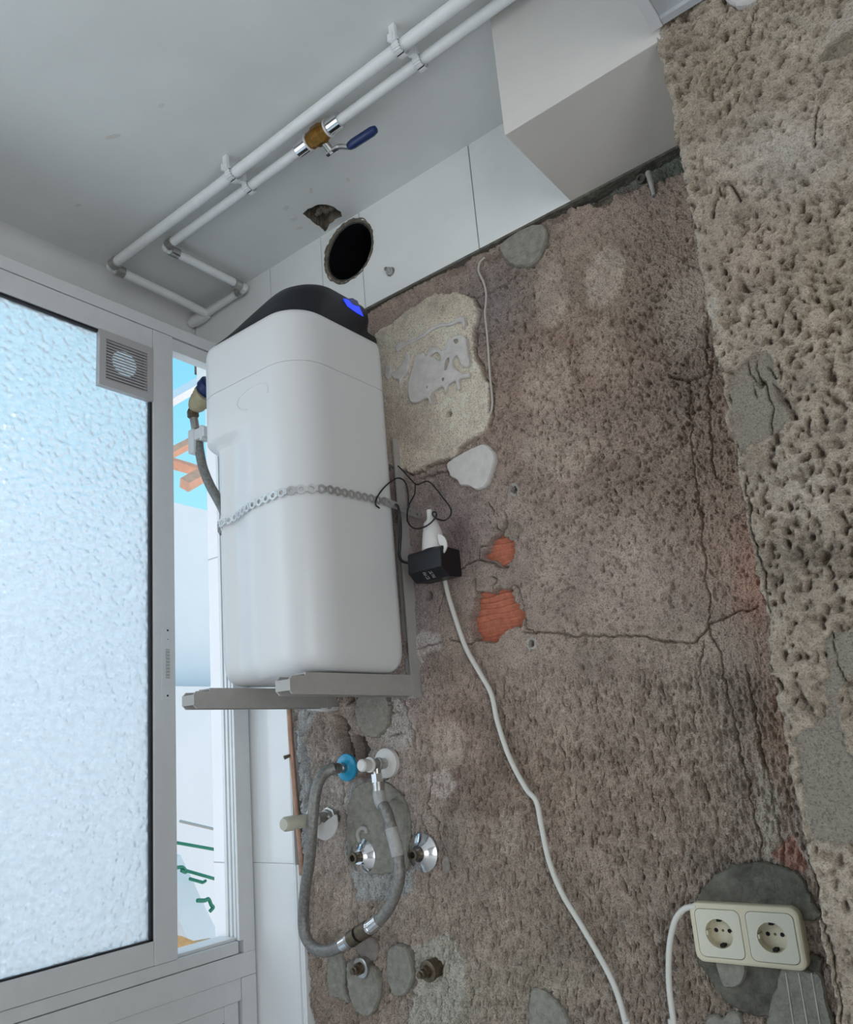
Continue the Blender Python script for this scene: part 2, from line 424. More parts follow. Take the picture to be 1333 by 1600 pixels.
# tones of the render
A.C[:] = np.array(lin(124, 107, 96))
A.mixc(np.clip((A.py-1000)/120, 0, 1)*0.8, (128, 113, 101))
for cx, cy, rx, ry, rgb, k in [
    (800, 480, 70, 110, (96, 86, 80), .8), (700, 820, 90, 90, (106, 96, 93), .8), (960, 450, 130, 110, (112, 98, 83), .7), (900, 560, 120, 60, (116, 92, 76), .6),
    (980, 700, 190, 120, (118, 101, 88), .6), (800, 640, 60, 90, (112, 94, 82), .6), (760, 480, 40, 60, (104, 96, 92), .6),
    (900, 880, 180, 90, (134, 117, 106), .7), (1140, 700, 60, 120, (126, 106, 90), .6), (1180, 900, 40, 90, (142, 103, 85), .7),
    (1110, 850, 40, 90, (138, 112, 96), .5), (1050, 760, 60, 60, (122, 104, 90), .5), (1220, 1130, 35, 110, (138, 108, 90), .6), (1090, 1100, 60, 160, (132, 118, 104), .5),
    (800, 1230, 160, 90, (118, 98, 84), .6), (1000, 1250, 160, 120, (122, 106, 92), .6), (690, 1120, 70, 60, (128, 104, 92), .6),
    (560, 1250, 120, 110, (146, 136, 128), .7), (590, 1440, 90, 60, (142, 128, 116), .7), (700, 1560, 60, 60, (132, 126, 112), .7),
    (900, 1450, 160, 110, (126, 112, 98), .6), (950, 1000, 200, 30, (126, 112, 98), .5), (620, 1090, 60, 40, (136, 126, 120), .6),
    (1120, 1540, 60, 60, (116, 104, 88), .6), (830, 1550, 90, 60, (128, 118, 102), .6), (660, 960, 30, 70, (112, 104, 102), .6),
    (700, 1215, 45, 35, (92, 74, 66), .6), (710, 1325, 30, 30, (88, 78, 70), .6), (720, 840, 26, 40, (92, 76, 74), .7), (1150, 1350, 60, 22, (92, 84, 74), .6)]:
    A.mixc(A.glow(cx, cy, rx, ry)*k, rgb)
low = np.clip((A.py-1010)/60, 0, 1)
smooth_left = np.clip(A.glow(580, 1280, 110, 130)*1.2, 0, 1)
up_rough = np.clip(A.glow(960, 640, 230, 210)*1.3, 0, 1)
rough = 0.55+0.75*low+0.75*up_rough-0.35*smooth_left-0.3*A.glow(690, 880, 110, 170)
rough = np.clip(rough-0.45*np.exp(-((A.px-(1130+(A.py-1000)*.2))/45)**2)*np.clip((A.py-980)/60, 0, 1), 0.25, 1.6)
# ghosts of glue dabs: paler ovals, slightly proud
for cx, cy, rx, ry, rot, k in [(945, 433, 29, 50, 18, .8), (862, 462, 27, 48, 5, .5), (1075, 490, 42, 66, 15, .7), (700, 1165, 26, 42, 0, .75), (795, 1300, 24, 34, 0, .55),
                        (870, 700, 60, 50, 0, .4), (855, 590, 40, 60, 0, .4), (720, 1300, 22, 34, 0, .35), (935, 545, 40, 45, 0, .35)]:
    m = A.ell(cx, cy, rx, ry, rot, 0.14); A.mixc(m*k*0.75, (146, 131, 117)); A.H += m*0.0012; rough = rough*(1-m*0.45*k)
# the old smooth plaster square and its neighbours
sq = [(590,523),(636,490),(687,459),(723,460),(744,468),(749,482),(742,523),(749,559),(750,582),(764,599),(772,650),(764,668),(744,684),(713,712),(687,722),(642,736),(600,727)]
m = A.poly(sq, 1.5); A.mixc(m, (156, 144, 128)); A.mixc(m*A.glow(620, 680, 60, 60)*0.6, (132, 114, 100)); A.mixc(m*A.glow(700, 480, 60, 26)*.6, (136, 124, 106))
A.H += m*0.008; rough *= 1-0.78*m
A.C *= (1+0.06*A.gn(.020, .020, 31)+0.05*A.gn(.06, .06, 32)+0.05*A.gn(.004, .004, 37))[..., None]
fine = A.gn(.0014, .0011, 33); speckle = A.gn(.0036, .0012, 34); mid = A.gn(.008, .006, 35); big = A.gn(.07, .07, 36); pit = .6*A.gn(.0018, .0012, 38)+.55*A.gn(.0030, .0022, 40); pitv = .6*A.gn(.0030, .0011, 39)+.5*A.gn(.005, .0018, 41)
pits = np.clip(pit-.38, 0, 2)*(1-.7*low)+np.clip(pitv-.34, 0, 2)*low
A.H += rough*(0.0010*fine*(1-0.4*low)+0.0014*speckle*low+0.0012*mid*(1-0.3*low)-.0052*pits)+0.0022*big
for pts, wd, dp in (([(736,464),(747,470),(751,483),(745,523),(752,559),(753,582),(767,599),(775,650),(767,669)], 2.2, .005), ([(744,686),(713,714),(687,725),(642,739),(600,730)], 2.4, .006)): A.crack(pts, wd, dp)
# pale crumbs on the lower right
crumb = (A.gn(.0028, .0034, 61) > 2.55) & (A.glow(1090, 1240, 60, 140) > 0.25)
A.H[crumb] += 0.003
A.mixc(crumb*0.9, (150, 134, 116))
# combed scratches
rng = random.Random(5)
for x0_, y0_, x1_, y1_ in [(722,1065,731,1190),(731,1065,741,1120),(738,1068,760,1190),(750,1062,772,1110),(769,1100,785,1230),(832,1060,862,1260),(848,1060,880,1330),(905,1090,912,1180)]:
    A.crack([(x0_, y0_), (x1_, y1_)], 1.2, -0.0022)
# horizontal step left by the floor joint
idx = np.nonzero((A.py > 1000) & (A.py < 1060) & (A.px > 640) & (A.px < 900))
stepm = np.clip((1030-(A.py-0.03*(760-A.px)))/8, 0, 1)*np.clip((900-A.px)/120, 0, 1); A.H += 0.004*stepm*np.clip((A.py-930)/40, 0, 1)
for pts, wd, dp in [
    ([(1108,482),(1108,587),(1106,612),(1108,666),(1113,720),(1119,742)], 1.5, .008), ([(1074,590),(1077,626),(1079,684),(1081,724),(1090,756),(1094,806),(1099,858),(1106,912),(1110,966),(1106,984),(1124,1016),(1133,1061),(1144,1106),(1157,1182),(1173,1245),(1187,1308),(1189,1335)], 1.2, .006),
    ([(1046,585),(1060,590),(1075,592),(1090,588),(1106,583),(1118,563)], 2.6, .009), ([(1164,1038),(1171,1061),(1178,1110),(1187,1150),(1205,1241),(1218,1295),(1225,1340)], 1.2, .006), ([(1184,1145),(1189,1170),(1195,1200)], 2.6, .009),
    ([(824,987),(910,993),(973,993),(1013,996),(1045,1005),(1085,1005),(1108,980),(1140,962),(1184,951)], 2.0, .006), ([(707,901),(710,894),(723,886),(739,876),(747,871),(751,856),(767,847),(779,833),(791,815),(791,802)], 1.6, .008),
    ([(747,872),(764,881),(782,886),(793,884)], 1.6, .008), ([(775,818),(780,832)], 1.5, .007), ([(647,1014),(667,1012),(690,1003)], 1.5, .006), ([(686,958),(689,945),(693,927)], 1.3, .006), ([(707,998),(723,1005),(740,1005)], 1.3, .006),
    ([(764,782),(770,798)], 1.3, .006), ([(741,905),(745,922)], 1.6, .008), ([(769,920),(774,905),(770,898)], 1.2, .005), ([(818,955),(826,978),(838,990)], 1.2, .005), ([(797,924),(805,915),(812,925),(818,955)], 1.2, .004),
    ([(623,1076),(630,1092),(637,1123),(647,1160),(648,1173)], 1.5, .007), ([(672,1213),(675,1234),(668,1255),(682,1281),(686,1312)], 1.6, .008), ([(655,1275),(662,1290),(664,1300)], 2.2, .010),
    ([(533,1221),(539,1286),(546,1340),(551,1363),(556,1405),(559,1442),(566,1494)], 1.6, .008), ([(484,1113),(472,1155),(483,1218),(486,1250)], 2.4, .010), ([(575,1376),(577,1415),(588,1468)], 2.0, .009), ([(664,1368),(673,1405),(669,1447)], 1.5, .007),
    ([(696,1415),(701,1447),(706,1499)], 1.5, .007), ([(752,1410),(769,1455)], 1.6, .007), ([(690,1405),(692,1420)], 1.8, .008), ([(605,1160),(612,1150),(625,1142)], 2.0, .008), ([(506,1128),(504,1160),(500,1190)], 1.6, .008), ([(520,1130),(524,1165)], 1.6, .007), ([(513,1140),(518,1175)], 1.3, .006),
    ([(744,468),(772,455),(795,445),(812,425)], 1.4, .006), ([(700,465),(705,452)], 2.0, .006), ([(744,525),(765,520),(782,512)], 1.2, .004), ([(1090,684),(1080,724)], 1.2, .005), ([(870,955),(888,962),(905,978),(912,990)], 1.3, -.0025), ([(938,1328),(964,1340)], 1.5, .004), ([(980,1372),(1000,1395),(1014,1408)], 1.5, -.003), ([(1030,385),(1095,430)], 1.1, -.002),
    ([(715,705),(712,690),(716,668)], 1.6, -.003), ([(1000,1045),(1014,1090),(1006,1060)], 1.2, .004), ([(713,725),(700,735),(660,745)], 2.5, .007), ([(1100,1000),(1092,1040),(1095,1085)], 1.2, .004), ([(1148,1350),(1165,1400)], 1.0, .003), ([(700,835),(725,828),(738,818),(744,800)], 1.1, -.0022)]:
    A.crack(pts, wd, dp)
# holes: two exposed brick windows, cavities, drill holes
B1 = [(746,924),(764,926),(782,919),(797,924),(798.5,940),(818,955),(820,978),(800,981),(777,1005),(738.5,1003.5),(736,965)]
B2 = [(762,850),(779,833),(801,843),(800,873),(784,885),(752,870)]
B3 = [(779,833),(793,816),(811,818),(815,833),(803,842)]
for B, dp in ((B1, .034), (B2, .030)):
    m = A.poly(B, 1.0); A.H -= dp*m
m = A.poly(B3, 1.2); A.H -= 0.006*m; A.mixc(m*.7, (112, 100, 88))
for B, dp in (([(527,1118),(540,1122),(546,1140),(548,1178),(541,1193),(533,1172),(528,1145)], .045), ([(553,1150),(564,1153),(574,1172),(571,1188),(553,1196)], .045), ([(541,1072),(547,1075),(548,1098),(542,1103),(539,1085)], .03), ([(608,1215),(600,1222),(565,1222),(556,1210),(575,1202)], .012), ([(532,1215),(520,1205),(524,1195)], .02)):
    m = A.poly(B, 2.2); A.H -= dp*m; A.mixc(m*.6, (100, 82, 70))
for cx, cy, r, dp in ((668, 931, 5.5, .02), (804, 765, 4.2, .018), (833, 1006, 3.6, .018), (704.5, 648, 4.0, .016), (497, 1505, 7, .012), (500, 1595, 5, .012)):
    A.H -= dp*A.ell(cx, cy, r, r*1.15, 0, .25, False)
for cx, cy, r in ((804, 766, 7.5), (833, 1006, 7.5)):   # grey plug collars
    m = A.ell(cx, cy, r, r*1.3, 0, .2, False)*(1-A.ell(cx, cy, r*.6, r*.75, 0, .2, False)); A.H += .003*m; A.mixc(m, (134, 130, 122))
# recessed strip and round pits below the tiles at the right
st = [(893,322),(925,318),(962,305),(1000,292),(1042,276),(1085,262),(1085,205),(1060,215),(893,300)]
m = A.poly(st, 1.5); A.H -= 0.016*m; A.mixc(m, (92, 93, 84)); A.C *= (1+0.12*m*A.gn(.026, .026, 77))[..., None]
m = A.ell(938, 309, 17, 15, 0, .12); A.H -= .014*m; A.mixc(m*.8, (110, 98, 84))
for cx, cy, rx, ry in ((715, 422, 16, 8), (768, 402, 12, 8), (870, 335, 18, 10), (975, 295, 16, 12)):
    m = A.ell(cx, cy, rx, ry, -25, .25); A.H -= .007*m; A.mixc(m*.6, (98, 84, 76))
# grey / pale smears near the taps, lower left render
for P_, rgb, h in (([(470,1085),(500,1090),(495,1112),(478,1150),(484,1220),(488,1330),(478,1345),(468,1250),(464,1160)], (140,138,134), .004),
                ([(545,1235),(560,1218),(590,1215),(612,1225),(640,1260),(648,1330),(640,1400),(560,1410),(540,1330)], (136,134,130), .003),
                ([(600,1100),(625,1090),(645,1130),(640,1165),(610,1180),(595,1150)], (142,134,126), .003),
                ([(660,1215),(690,1200),(720,1225),(700,1250),(676,1240)], (150,136,126), .001),
                ([(640,1480),(700,1460),(730,1500),(720,1600),(640,1600),(650,1530)], (146,138,126), .001),
                ([(655,1035),(640,1000),(660,985),(690,990),(690,1010),(668,1022)], (152,142,134), .001),
                ([(1180,1180),(1215,1240),(1222,1330),(1200,1345),(1188,1300)], (140,128,114), .0),
                ([(1205,1335),(1240,1300),(1262,1360),(1240,1372)], (136,98,84), -.004)):
    m = A.poly(P_, 2.5); A.mixc(m*.8, rgb); A.H += h*m
# ragged left rim where the tiling was cut back
rim = [(440,1040),(452,1090),(462,1140),(466,1200),(470,1260),(473,1310),(476,1360),(482,1450),(486,1530),(490,1620),(300,1620),(300,1040)]
m = A.poly(rim, 1.5); A.H -= .03*m; A.mixc(m*.7, (110, 96, 86))
A.C = np.clip(A.C*ALB*np.array((.945, 1.0, 1.07)), 0, 1)

room = A.build('wall_back', 'render'); struct(room, 'bare brown render wall with cracks, stripped of its tiles')
back = room

def core(mb, a, b): return mb.box(a, b)
cm = MB()
core(cm, (-1.49, WC+0.032, 0), (-0.24, 1.42, TILE_B-0.002))       # masonry behind the render
core(cm, (-1.66, WC+0.002, EYE+1.03), (-1.155, 1.42, CEIL+0.1))
core(cm, (-1.49, WC+0.002, TILE_B+0.0061), (-1.155, 1.42, EYE+1.031))
core(cm, (-0.975, WC+0.002, TILE_B+0.0061), (-0.24, 1.42, CEIL+0.1))
core(cm, (-1.155, WC+0.002, TILE_B+0.0061), (-0.975, 1.42, CEIL-0.172))
core(cm, (-1.155, WC+0.002, CEIL-0.004), (-0.975, 1.42, CEIL+0.1))
core(cm, (-1.34, WC+0.004, 0), (-0.24, WC+0.032, EYE-0.599))
core(cm, (-1.49, WT+0.008, 0), (-1.338, WC+0.034, TILE_B))
cm.obj('masonry', 'mortar', back, fixn=False)

# bricks seen through the two holes
def brick(cx0, cx1, cz0, cz1, Y, name='brick'):
    mb = MB(); n = int((cz1-cz0)/0.0028); prof = []
    rr = random.Random(int(cx0*1e4))
    for i in range(n+1):
        z = cz0+(cz1-cz0)*i/n; groove = (0.0045, 0.0026, 0.0010, 0.0)[i % 4]
        prof.append((z, Y+groove))
    v = []; f = []; K = 10
    for z, y in prof:
        for k in range(K+1): v.append((cx0+(cx1-cx0)*k/K, y+rr.uniform(0, 0.0006), z+0.0015*math.sin(k*1.3+z*90)))
    for i in range(n):
        for k in range(K): a = i*(K+1)+k; f.append((a, a+1, a+K+2, a+K+1))
    mb.add(v, f); mb.box((cx0, Y+0.004, cz0), (cx1, Y+0.03, cz1)); return mb.obj(name, 'brick', back)
for B, q in ((B1, .020), (B2, .018)):
    ps = wallpts(B); xs = [p[0] for p in ps]; zs = [p[1] for p in ps]
    brick(min(xs)-.02, max(xs)+.02, min(zs)-.02, max(zs)+.02, WC+q)

# ------------------------------------------------------------------ dabs of mortar, plaster and filler left on the render
def dab(name, px, thick, m, jit=0.0008, sm=True, Y=WC, holes=(), label=None, parent=None, step=0.004, seed=3, inset=0.0022):
    if parent is None:                      # sit on the render as it is just here
        xs = [q[0] for q in px]; ys = [q[1] for q in px]
        k_ = (A.px > min(xs)) & (A.px < max(xs)) & (A.py > min(ys)) & (A.py < max(ys))
        if k_.any(): Y = Y-float(np.percentile(A.H[k_], 80))
    pts = wallpts(px, Y-thick)
    if sm: pts = smooth_poly(pts, 4)
    pts = resample(pts, step, jit, seed)
    hs = [resample(smooth_poly(wallpts(h, Y-thick), 3), step, jit*.5, seed+1) for h in holes]
    mb = MB()
    cx = sum(p[0] for p in pts)/len(pts); cz = sum(p[1] for p in pts)/len(pts); n = len(pts)
    ins = []
    for i in range(n):
        a = pts[i-1]; b = pts[(i+1) % n]; tx, tz = b[0]-a[0], b[1]-a[1]; L = math.hypot(tx, tz)+1e-9; nx_, nz_ = -tz/L, tx/L
        ins.append((pts[i][0]+nx_*inset, pts[i][1]+nz_*inset))
    ar = sum(pts[i-1][0]*pts[i][1]-pts[i][0]*pts[i-1][1] for i in range(n))
    if ar < 0: ins = [(2*p[0]-q[0], 2*p[1]-q[1]) for p, q in zip(pts, ins)]
    rr = random.Random(seed)
    loops = [ins]+hs; flat = [p for L in loops for p in L]
    tri = tessellate_polygon([[Vector((p[0], p[1], 0)) for p in L] for L in loops])
    y0 = Y-thick
    v = [(p[0], y0+rr.uniform(0, .0005), p[1]) for p in flat]; k = len(v)
    v += [(p[0], y0+0.45*thick, p[1]) for p in pts]+[(p[0], Y+0.012, p[1]) for p in pts]
    f = [tuple(t) for t in tri]
    for i in range(n):
        j = (i+1) % n; f.append((i, j, k+j, k+i)); f.append((k+i, k+j, k+n+j, k+n+i))
    off = n
    for h in hs:
        b0 = len(v); v += [(p[0], Y+0.012, p[1]) for p in h]; q = len(h)
        for i in range(q): f.append((off+i, off+(i+1) % q, b0+(i+1) % q, b0+i))
        off += q
    mb.add(v, f)
    o = mb.obj(name, m, parent or back)
    if label: o['label'] = label
    return o
def z6(px): return [(560+x/3.92, 380+y/3.92) for x, y in px]
dab('round_mortar_dab', [(781,382),(783,395),(790,406),(803,414),(820,416),(834,409),(845,396),(851,378),(853,362),(848,350),(826,352),(800,366)], .010, 'cement', label='greenish grey round dab of cement under the tiles')
dab('plaster_splat', z6([(300,880),(310,820),(335,740),(345,690),(390,668),(410,690),(440,640),(480,632),(510,655),(540,600),(600,558),(650,575),(660,640),(675,720),(662,757),(625,742),(605,690),(585,690),(570,730),(590,770),(640,795),(672,790),(674,818),(612,832),(618,885),(602,892),(588,842),(545,868),(526,912),(510,876),(440,920),(438,980),(416,947),(345,975),(310,960)]), .005, 'plaster', jit=.0004, step=.003,
    holes=[z6([(440,690),(480,665),(505,690),(500,725),(465,700)]), z6([(525,765),(535,712),(556,700),(552,745),(532,780)]), z6([(512,822),(524,825),(520,845),(510,840)]), z6([(415,880),(424,872),(420,892)]), z6([(580,592),(605,585),(612,608),(592,614)])], label='flat white splat of plaster full of holes')
dab('plaster_splat', z6([(200,800),(250,760),(275,720),(290,660),(310,690),(300,780),(262,830),(250,885),(242,835),(215,830)]), .004, 'plaster', jit=.0004, step=.003)
dab('plaster_splat', z6([(160,750),(190,745),(198,780),(180,825),(160,820)]), .004, 'plaster', jit=.0004, step=.003)
dab('plaster_smear', z6([(228,655),(225,625),(255,602),(300,600),(380,560),(430,520),(500,490),(560,484),(600,455),(635,448),(648,480),(640,515),(622,478),(560,500),(500,508),(440,535),(390,575),(310,615),(265,640),(240,660)]), .004, 'plaster', jit=.0003, step=.003)
dab('plaster_patch', z6([(540,1350),(600,1302),(640,1280),(700,1248),(770,1230),(822,1275),(832,1335),(800,1430),(775,1485),(720,1508),(660,1482),(620,1482),(600,1450),(560,1425)]), .010, 'plaster_w', jit=.0007, label='white heart-shaped patch of filler')
dab('mortar_dab', ellipse_px(581, 1112, 27, 41, 22), .010, 'cement', jit=.0012)
dab('mortar_slab', [(545,1250),(560,1226),(590,1220),(615,1232),(632,1255),(640,1290),(636,1340),(622,1362),(552,1360),(541,1300)], .006, 'cement', jit=.0008)
dab('mortar_slab', [(607,1255),(625,1252),(634,1275),(636,1345),(626,1365),(612,1330)], .010, 'cement', jit=.0009)
dab('mortar_dab', [(541,1505),(565,1502),(584,1518),(592,1545),(588,1570),(572,1590),(552,1575),(543,1545)], .012, 'cement', jit=.001)
dab('mortar_dab', [(607,1482),(622,1476),(635,1485),(643,1510),(642,1535),(630,1556),(615,1556),(605,1535),(603,1505)], .010, 'cement', jit=.001)
dab('mortar_dab', [(514,1495),(530,1488),(538,1510),(536,1545),(545,1568),(528,1560),(516,1555),(510,1525)], .009, 'cement', jit=.001)
dab('mortar_dab', [(556,1478),(578,1465),(590,1480),(585,1500),(565,1498)], .004, 'cement_p', jit=.001)
dab('mortar_dab', [(828,1552),(846,1548),(868,1565),(884,1590),(886,1625),(830,1625)], .008, 'cement', jit=.001)
dab('mortar_smear', [(1090,1405),(1100,1385),(1125,1362),(1160,1350),(1205,1350),(1250,1368),(1262,1392),(1270,1410),(1268,1440),(1090,1420)], .007, 'cement_d', jit=.0012)
dab('mortar_smear', [(1098,1490),(1270,1490),(1272,1540),(1240,1575),(1190,1590),(1140,1570),(1112,1535)], .006, 'cement_d', jit=.0012)
dab('mortar_dab', [(1118,1495),(1160,1497),(1164,1525),(1150,1544),(1130,1542),(1122,1525)], .012, 'cement', jit=.0006)
dab('combed_mortar', [(1224,1508),(1262,1518),(1282,1525),(1290,1560),(1296,1625),(1205,1625),(1202,1572),(1212,1545)], .011, 'cement', jit=.0008)
for x0, x1 in ((1228, 1240), (1248, 1262), (1268, 1282)):
    a = on_y(x0, 1520, WC-.0112); b = on_y(x1+3, 1620, WC-.0112); MB().tube([a, b], .0009, 6).obj('trowel_ridge', 'plaster', back)
dab('mortar_dab', [(1104,1592),(1118,1586),(1128,1592),(1136,1584),(1150,1582),(1158,1592),(1156,1625),(1100,1625)], .009, 'cement', jit=.0006)
dab('mortar_smear', [(690,1345),(698,1338),(702,1352),(699,1365),(692,1362)], .004, 'cement_p', jit=.0006)
dab('mortar_smear', [(468,1100),(515,1102),(512,1112),(480,1110)], .010, 'plaster', jit=.0008)
# ------------------------------------------------------------------ tiles still on the back wall
HX, HZ, HR = -1.0655, CEIL-0.0795, 0.0735
def tile(x0, x1, z0, z1, m='tile', y0=WT, notch=None, g=0.0012, parent=None):
    mb = MB(); x0 += g; x1 -= g; z0 += g*0.2; z1 -= g*0.2
    if notch is None:
        mb.box((x0, y0, z0), (x1, y0+0.010, z1), 0.0012)
    else:
        cx, cz, r, side = notch
        xe = x1 if side == 'R' else x0; h = math.sqrt(r*r-(xe-cx)**2); a = math.atan2(h, xe-cx); rr = random.Random(4)
        arc = []
        if side == 'R':      # arc runs from (xe, cz-h) round the left of the circle to (xe, cz+h)
            for i in range(25):
                t = -a-(2*math.pi-2*a)*i/24; q = r+rr.uniform(-.0005, .004); arc.append((cx+q*math.cos(t), min(cz+q*math.sin(t), z1-.002)))
            arc[0] = (xe, cz-h); arc[-1] = (xe, cz+h)
            outer = [(x0, z0), (x1, z0)]+arc+[(x1, z1), (x0, z1)]
        else:
            for i in range(25):
                t = a-2*a*i/24; q = r+rr.uniform(-.0005, .004); arc.append((cx+q*math.cos(t), min(cz+q*math.sin(t), z1-.002)))
            arc[0] = (xe, cz+h); arc[-1] = (xe, cz-h)
            outer = [(x0, z0), (x1, z0), (x1, z1), (x0, z1)]+arc
        mb.prism(outer, [], plane_y, y0, y0+0.010)
    return mb.obj('tile', m, parent or back)
ZT0, ZT1 = TILE_B, CEIL+0.004
tile(-1.635, -1.331, ZT0, ZT1); tile(-1.331, -1.151, ZT0, ZT1)
tile(-1.151, -1.027, ZT0, ZT1, notch=(HX, HZ, HR, 'R')); tile(-1.027, -0.722, ZT0, ZT1, notch=(HX, HZ, HR, 'L'))
tile(-0.722, -0.512, ZT0, ZT1)
# dark strip put in for the shaded gap under the row
MB().box((-1.335, WT+0.001, TILE_B-0.0045), (-0.25, WC+0.02, TILE_B+0.0005)).obj('gap_shade', 'cement_d', back)
# narrow column of glazed tiles beside the window
for z0, z1 in ((0.0, EYE-0.58), (EYE-0.58, EYE-0.219), (EYE-0.219, EYE+0.14), (EYE+0.14, EYE+0.50), (EYE+0.50, TILE_B)):
    tile(-1.50, -1.331, z0, z1, 'gtile', parent=back)
# plastic edge trim below, empty slot above
tr = MB(); zt = EYE-0.221
for x0, x1, y in ((-1.331, -1.326, WT-.001), (-1.326, -1.3215, WT+.004), (-1.3215, -1.317, WT), (-1.317, -1.311, WT+.001)):
    tr.box((x0, y, 0.0), (x1, WC+.02, zt))
struct(tr.obj('trim_1', 'gtile'), 'white plastic corner strip beside the glazed tiles')
tb = MB().box((-1.331, WT, zt), (-1.3275, WC+.02, EYE+.15)); struct(tb.obj('trim_2', 'alu'), 'thin strip closing the edge of the glazed tiles')
# rubble around the flue hole
mb = MB(); rr = random.Random(8); n = 64; v = []; f = []
for k in range(n):
    a = 2*math.pi*k/n; ra = HR+0.0015+rr.uniform(0, .0045); rb = HR-0.0035-rr.uniform(0, .0015)
    for r, y in ((ra, WT+.002), (ra, WT-.001-rr.uniform(0, .002)), (rb, WT+.001+rr.uniform(0, .003)), (rb, WC+.03)):
        v.append((HX+r*math.cos(a), y, min(HZ+r*math.sin(a), CEIL-.001)))
for k in range(n):
    for j in range(3): f.append((k*4+j, ((k+1) % n)*4+j, ((k+1) % n)*4+j+1, k*4+j+1))
mb.add(v, f); mb.obj('mortar_ring', 'rubble', back)
fl = thing('flue_pipe', 'black open flue pipe in the hole high on the wall above the tank', 'pipe', (HX, WT, HZ))
r = HR-.0035
mb = MB(); n = 40; v = []; f = []
prof = [(WT+.004, r), (WT+.002, r-.001), (WT+.004, r-.003), (1.62, r-.003), (1.63, 0.0001)]
for y, q in prof:
    for k in range(n): a = 2*math.pi*k/n; v.append((HX+q*math.cos(a), y, HZ+q*math.sin(a)))
for i in range(len(prof)-1):
    for k in range(n): f.append((i*n+k, i*n+(k+1) % n, (i+1)*n+(k+1) % n, (i+1)*n+k))
mb.add(v, f, True); mb.obj('flue_tube', 'flue', fl)
mb = MB(); mb.lathe((HX, WT+.0035, HZ), (0,1,0), [(0, r-.003), (0.0, r+.001), (.004, r+.001), (.004, r-.003)], 40, True, False); mb.obj('rim', 'chrome_d', fl)
# anchor bolt
p = on_y(611, 425, WT)
b_ = thing('anchor_bolt', 'short threaded bolt with nut sticking out of the white tile', 'bolt', (p.x, p.y, p.z))
MB().lathe(p, (0,-1,0), [(0, .0105), (.002, .0105), (.002, .006)], 20).obj('washer', 'chrome_d', b_)
MB().lathe(p+Vector((0,-.002,0)), (0,-1,0), [(0, .0085), (.007, .0085)], 6, False).obj('nut', 'galv', b_)
MB().lathe(p+Vector((0,-.009,0)), (0,-1,0), [(0, .0048), (.008, .0048), (.010, .004)], 14).obj('rod', 'chrome_d', b_)

# ------------------------------------------------------------------ ceiling with a broken-out corner by the flue, lintel, boxed beam
BR = [(474,334),(482,326),(497,320),(510,319),(522,324),(532,331),(534,338),(524,343),(515,350),(508,362),(503,356),(488,346)]
brk = resample([(p.x, min(p.y, WT-.002)) for p in (on_z(x, y, CEIL) for x, y in BR)], .008, .0015, 4)
out = [(LINT, -2.8), (2.0, -2.8), (2.0, WC), (LINT, WC)]
ce = MB(); loops = [out, brk]; flat = [p for L in loops for p in L]
tri = tessellate_polygon([[Vector((p[0], p[1], 0)) for p in L] for L in loops])
ce.add([(p[0], p[1], CEIL) for p in flat], [tuple(t) for t in tri])
ce.box((LINT-.2, -2.8, CEIL+.09), (2.0, 1.45, CEIL+.11))
ceil = struct(ce.obj('ceiling', 'ceil', fixn=False), 'white painted ceiling')
cv = MB(); n = len(brk); rr = random.Random(2); cx = sum(p[0] for p in brk)/n; cy = sum(p[1] for p in brk)/n
v = [(p[0], p[1], CEIL-.0005) for p in brk]+[(cx+(p[0]-cx)*.8+rr.uniform(-.004, .004), cy+(p[1]-cy)*.8+rr.uniform(-.004, .004), CEIL+.014+rr.uniform(0, .012)) for p in brk]
v += [(cx+(p[0]-cx)*.4+rr.uniform(-.004, .004), cy+(p[1]-cy)*.4+rr.uniform(-.004, .004), CEIL+.02+rr.uniform(0, .016)) for p in brk]+[(cx, cy, CEIL+.03)]
f = []
for i in range(n):
    j = (i+1) % n; f += [(i, j, n+j, n+i), (n+i, n+j, 2*n+j, 2*n+i), (2*n+i, 2*n+j, 3*n)]
cv.add(v, f); cv.obj('broken_plaster', 'rubble', ceil)
for k in range(7):
    s_ = rr.uniform(.006, .013); q = Vector((cx+rr.uniform(-.03, .03), cy+rr.uniform(-.018, .018), CEIL+.012)); c = MB()
    c.lathe(q, (rr.uniform(-1, 1), rr.uniform(-1, 1), rr.uniform(-1, 1)), [(-s_*.7, s_*.4), (-s_*.2, s_), (s_*.4, s_*.8), (s_*.7, s_*.3)], 6, False); c.obj('mortar_lump', 'rubble', ceil)
# chips of old paint
for x, y, rx, ry in ((176, 213, 13, 3.5), (252, 165, 5, 3), (122, 320, 6, 2), (459, 342, 6, 3), (468, 356, 6, 2.5), (447, 325, 5, 3), (544, 281, 3, 3), (486, 298, 3, 4)):
    pts = [on_z(a, b, CEIL) for a, b in ellipse_px(x, y, rx, ry, 10, rot=-12)]
    MB().prism([(p.x, p.y) for p in pts], [], lambda u, v_, d: (u, v_, d), CEIL-.0008, CEIL+.002).obj('paint_chip', 'boxpaint', ceil)
mb = MB(); mb.box((LINT-.02, -2.8, EYE+1.122), (LINT, 1.42, CEIL+.1))
cvn = 7; R_ = .035; v = []; f = []                       # soft cove between lintel and ceiling
for i in range(cvn):
    a = math.pi/2*i/(cvn-1); v += [(LINT+R_-R_*math.cos(a), -2.8, CEIL-R_+R_*math.sin(a)), (LINT+R_-R_*math.cos(a), WC, CEIL-R_+R_*math.sin(a))]
for i in range(cvn-1): f.append((2*i, 2*i+1, 2*i+3, 2*i+2))
mb.add(v, f, True); struct(mb.obj('wall_window', 'paint', fixn=False), 'white lintel above the aluminium window')
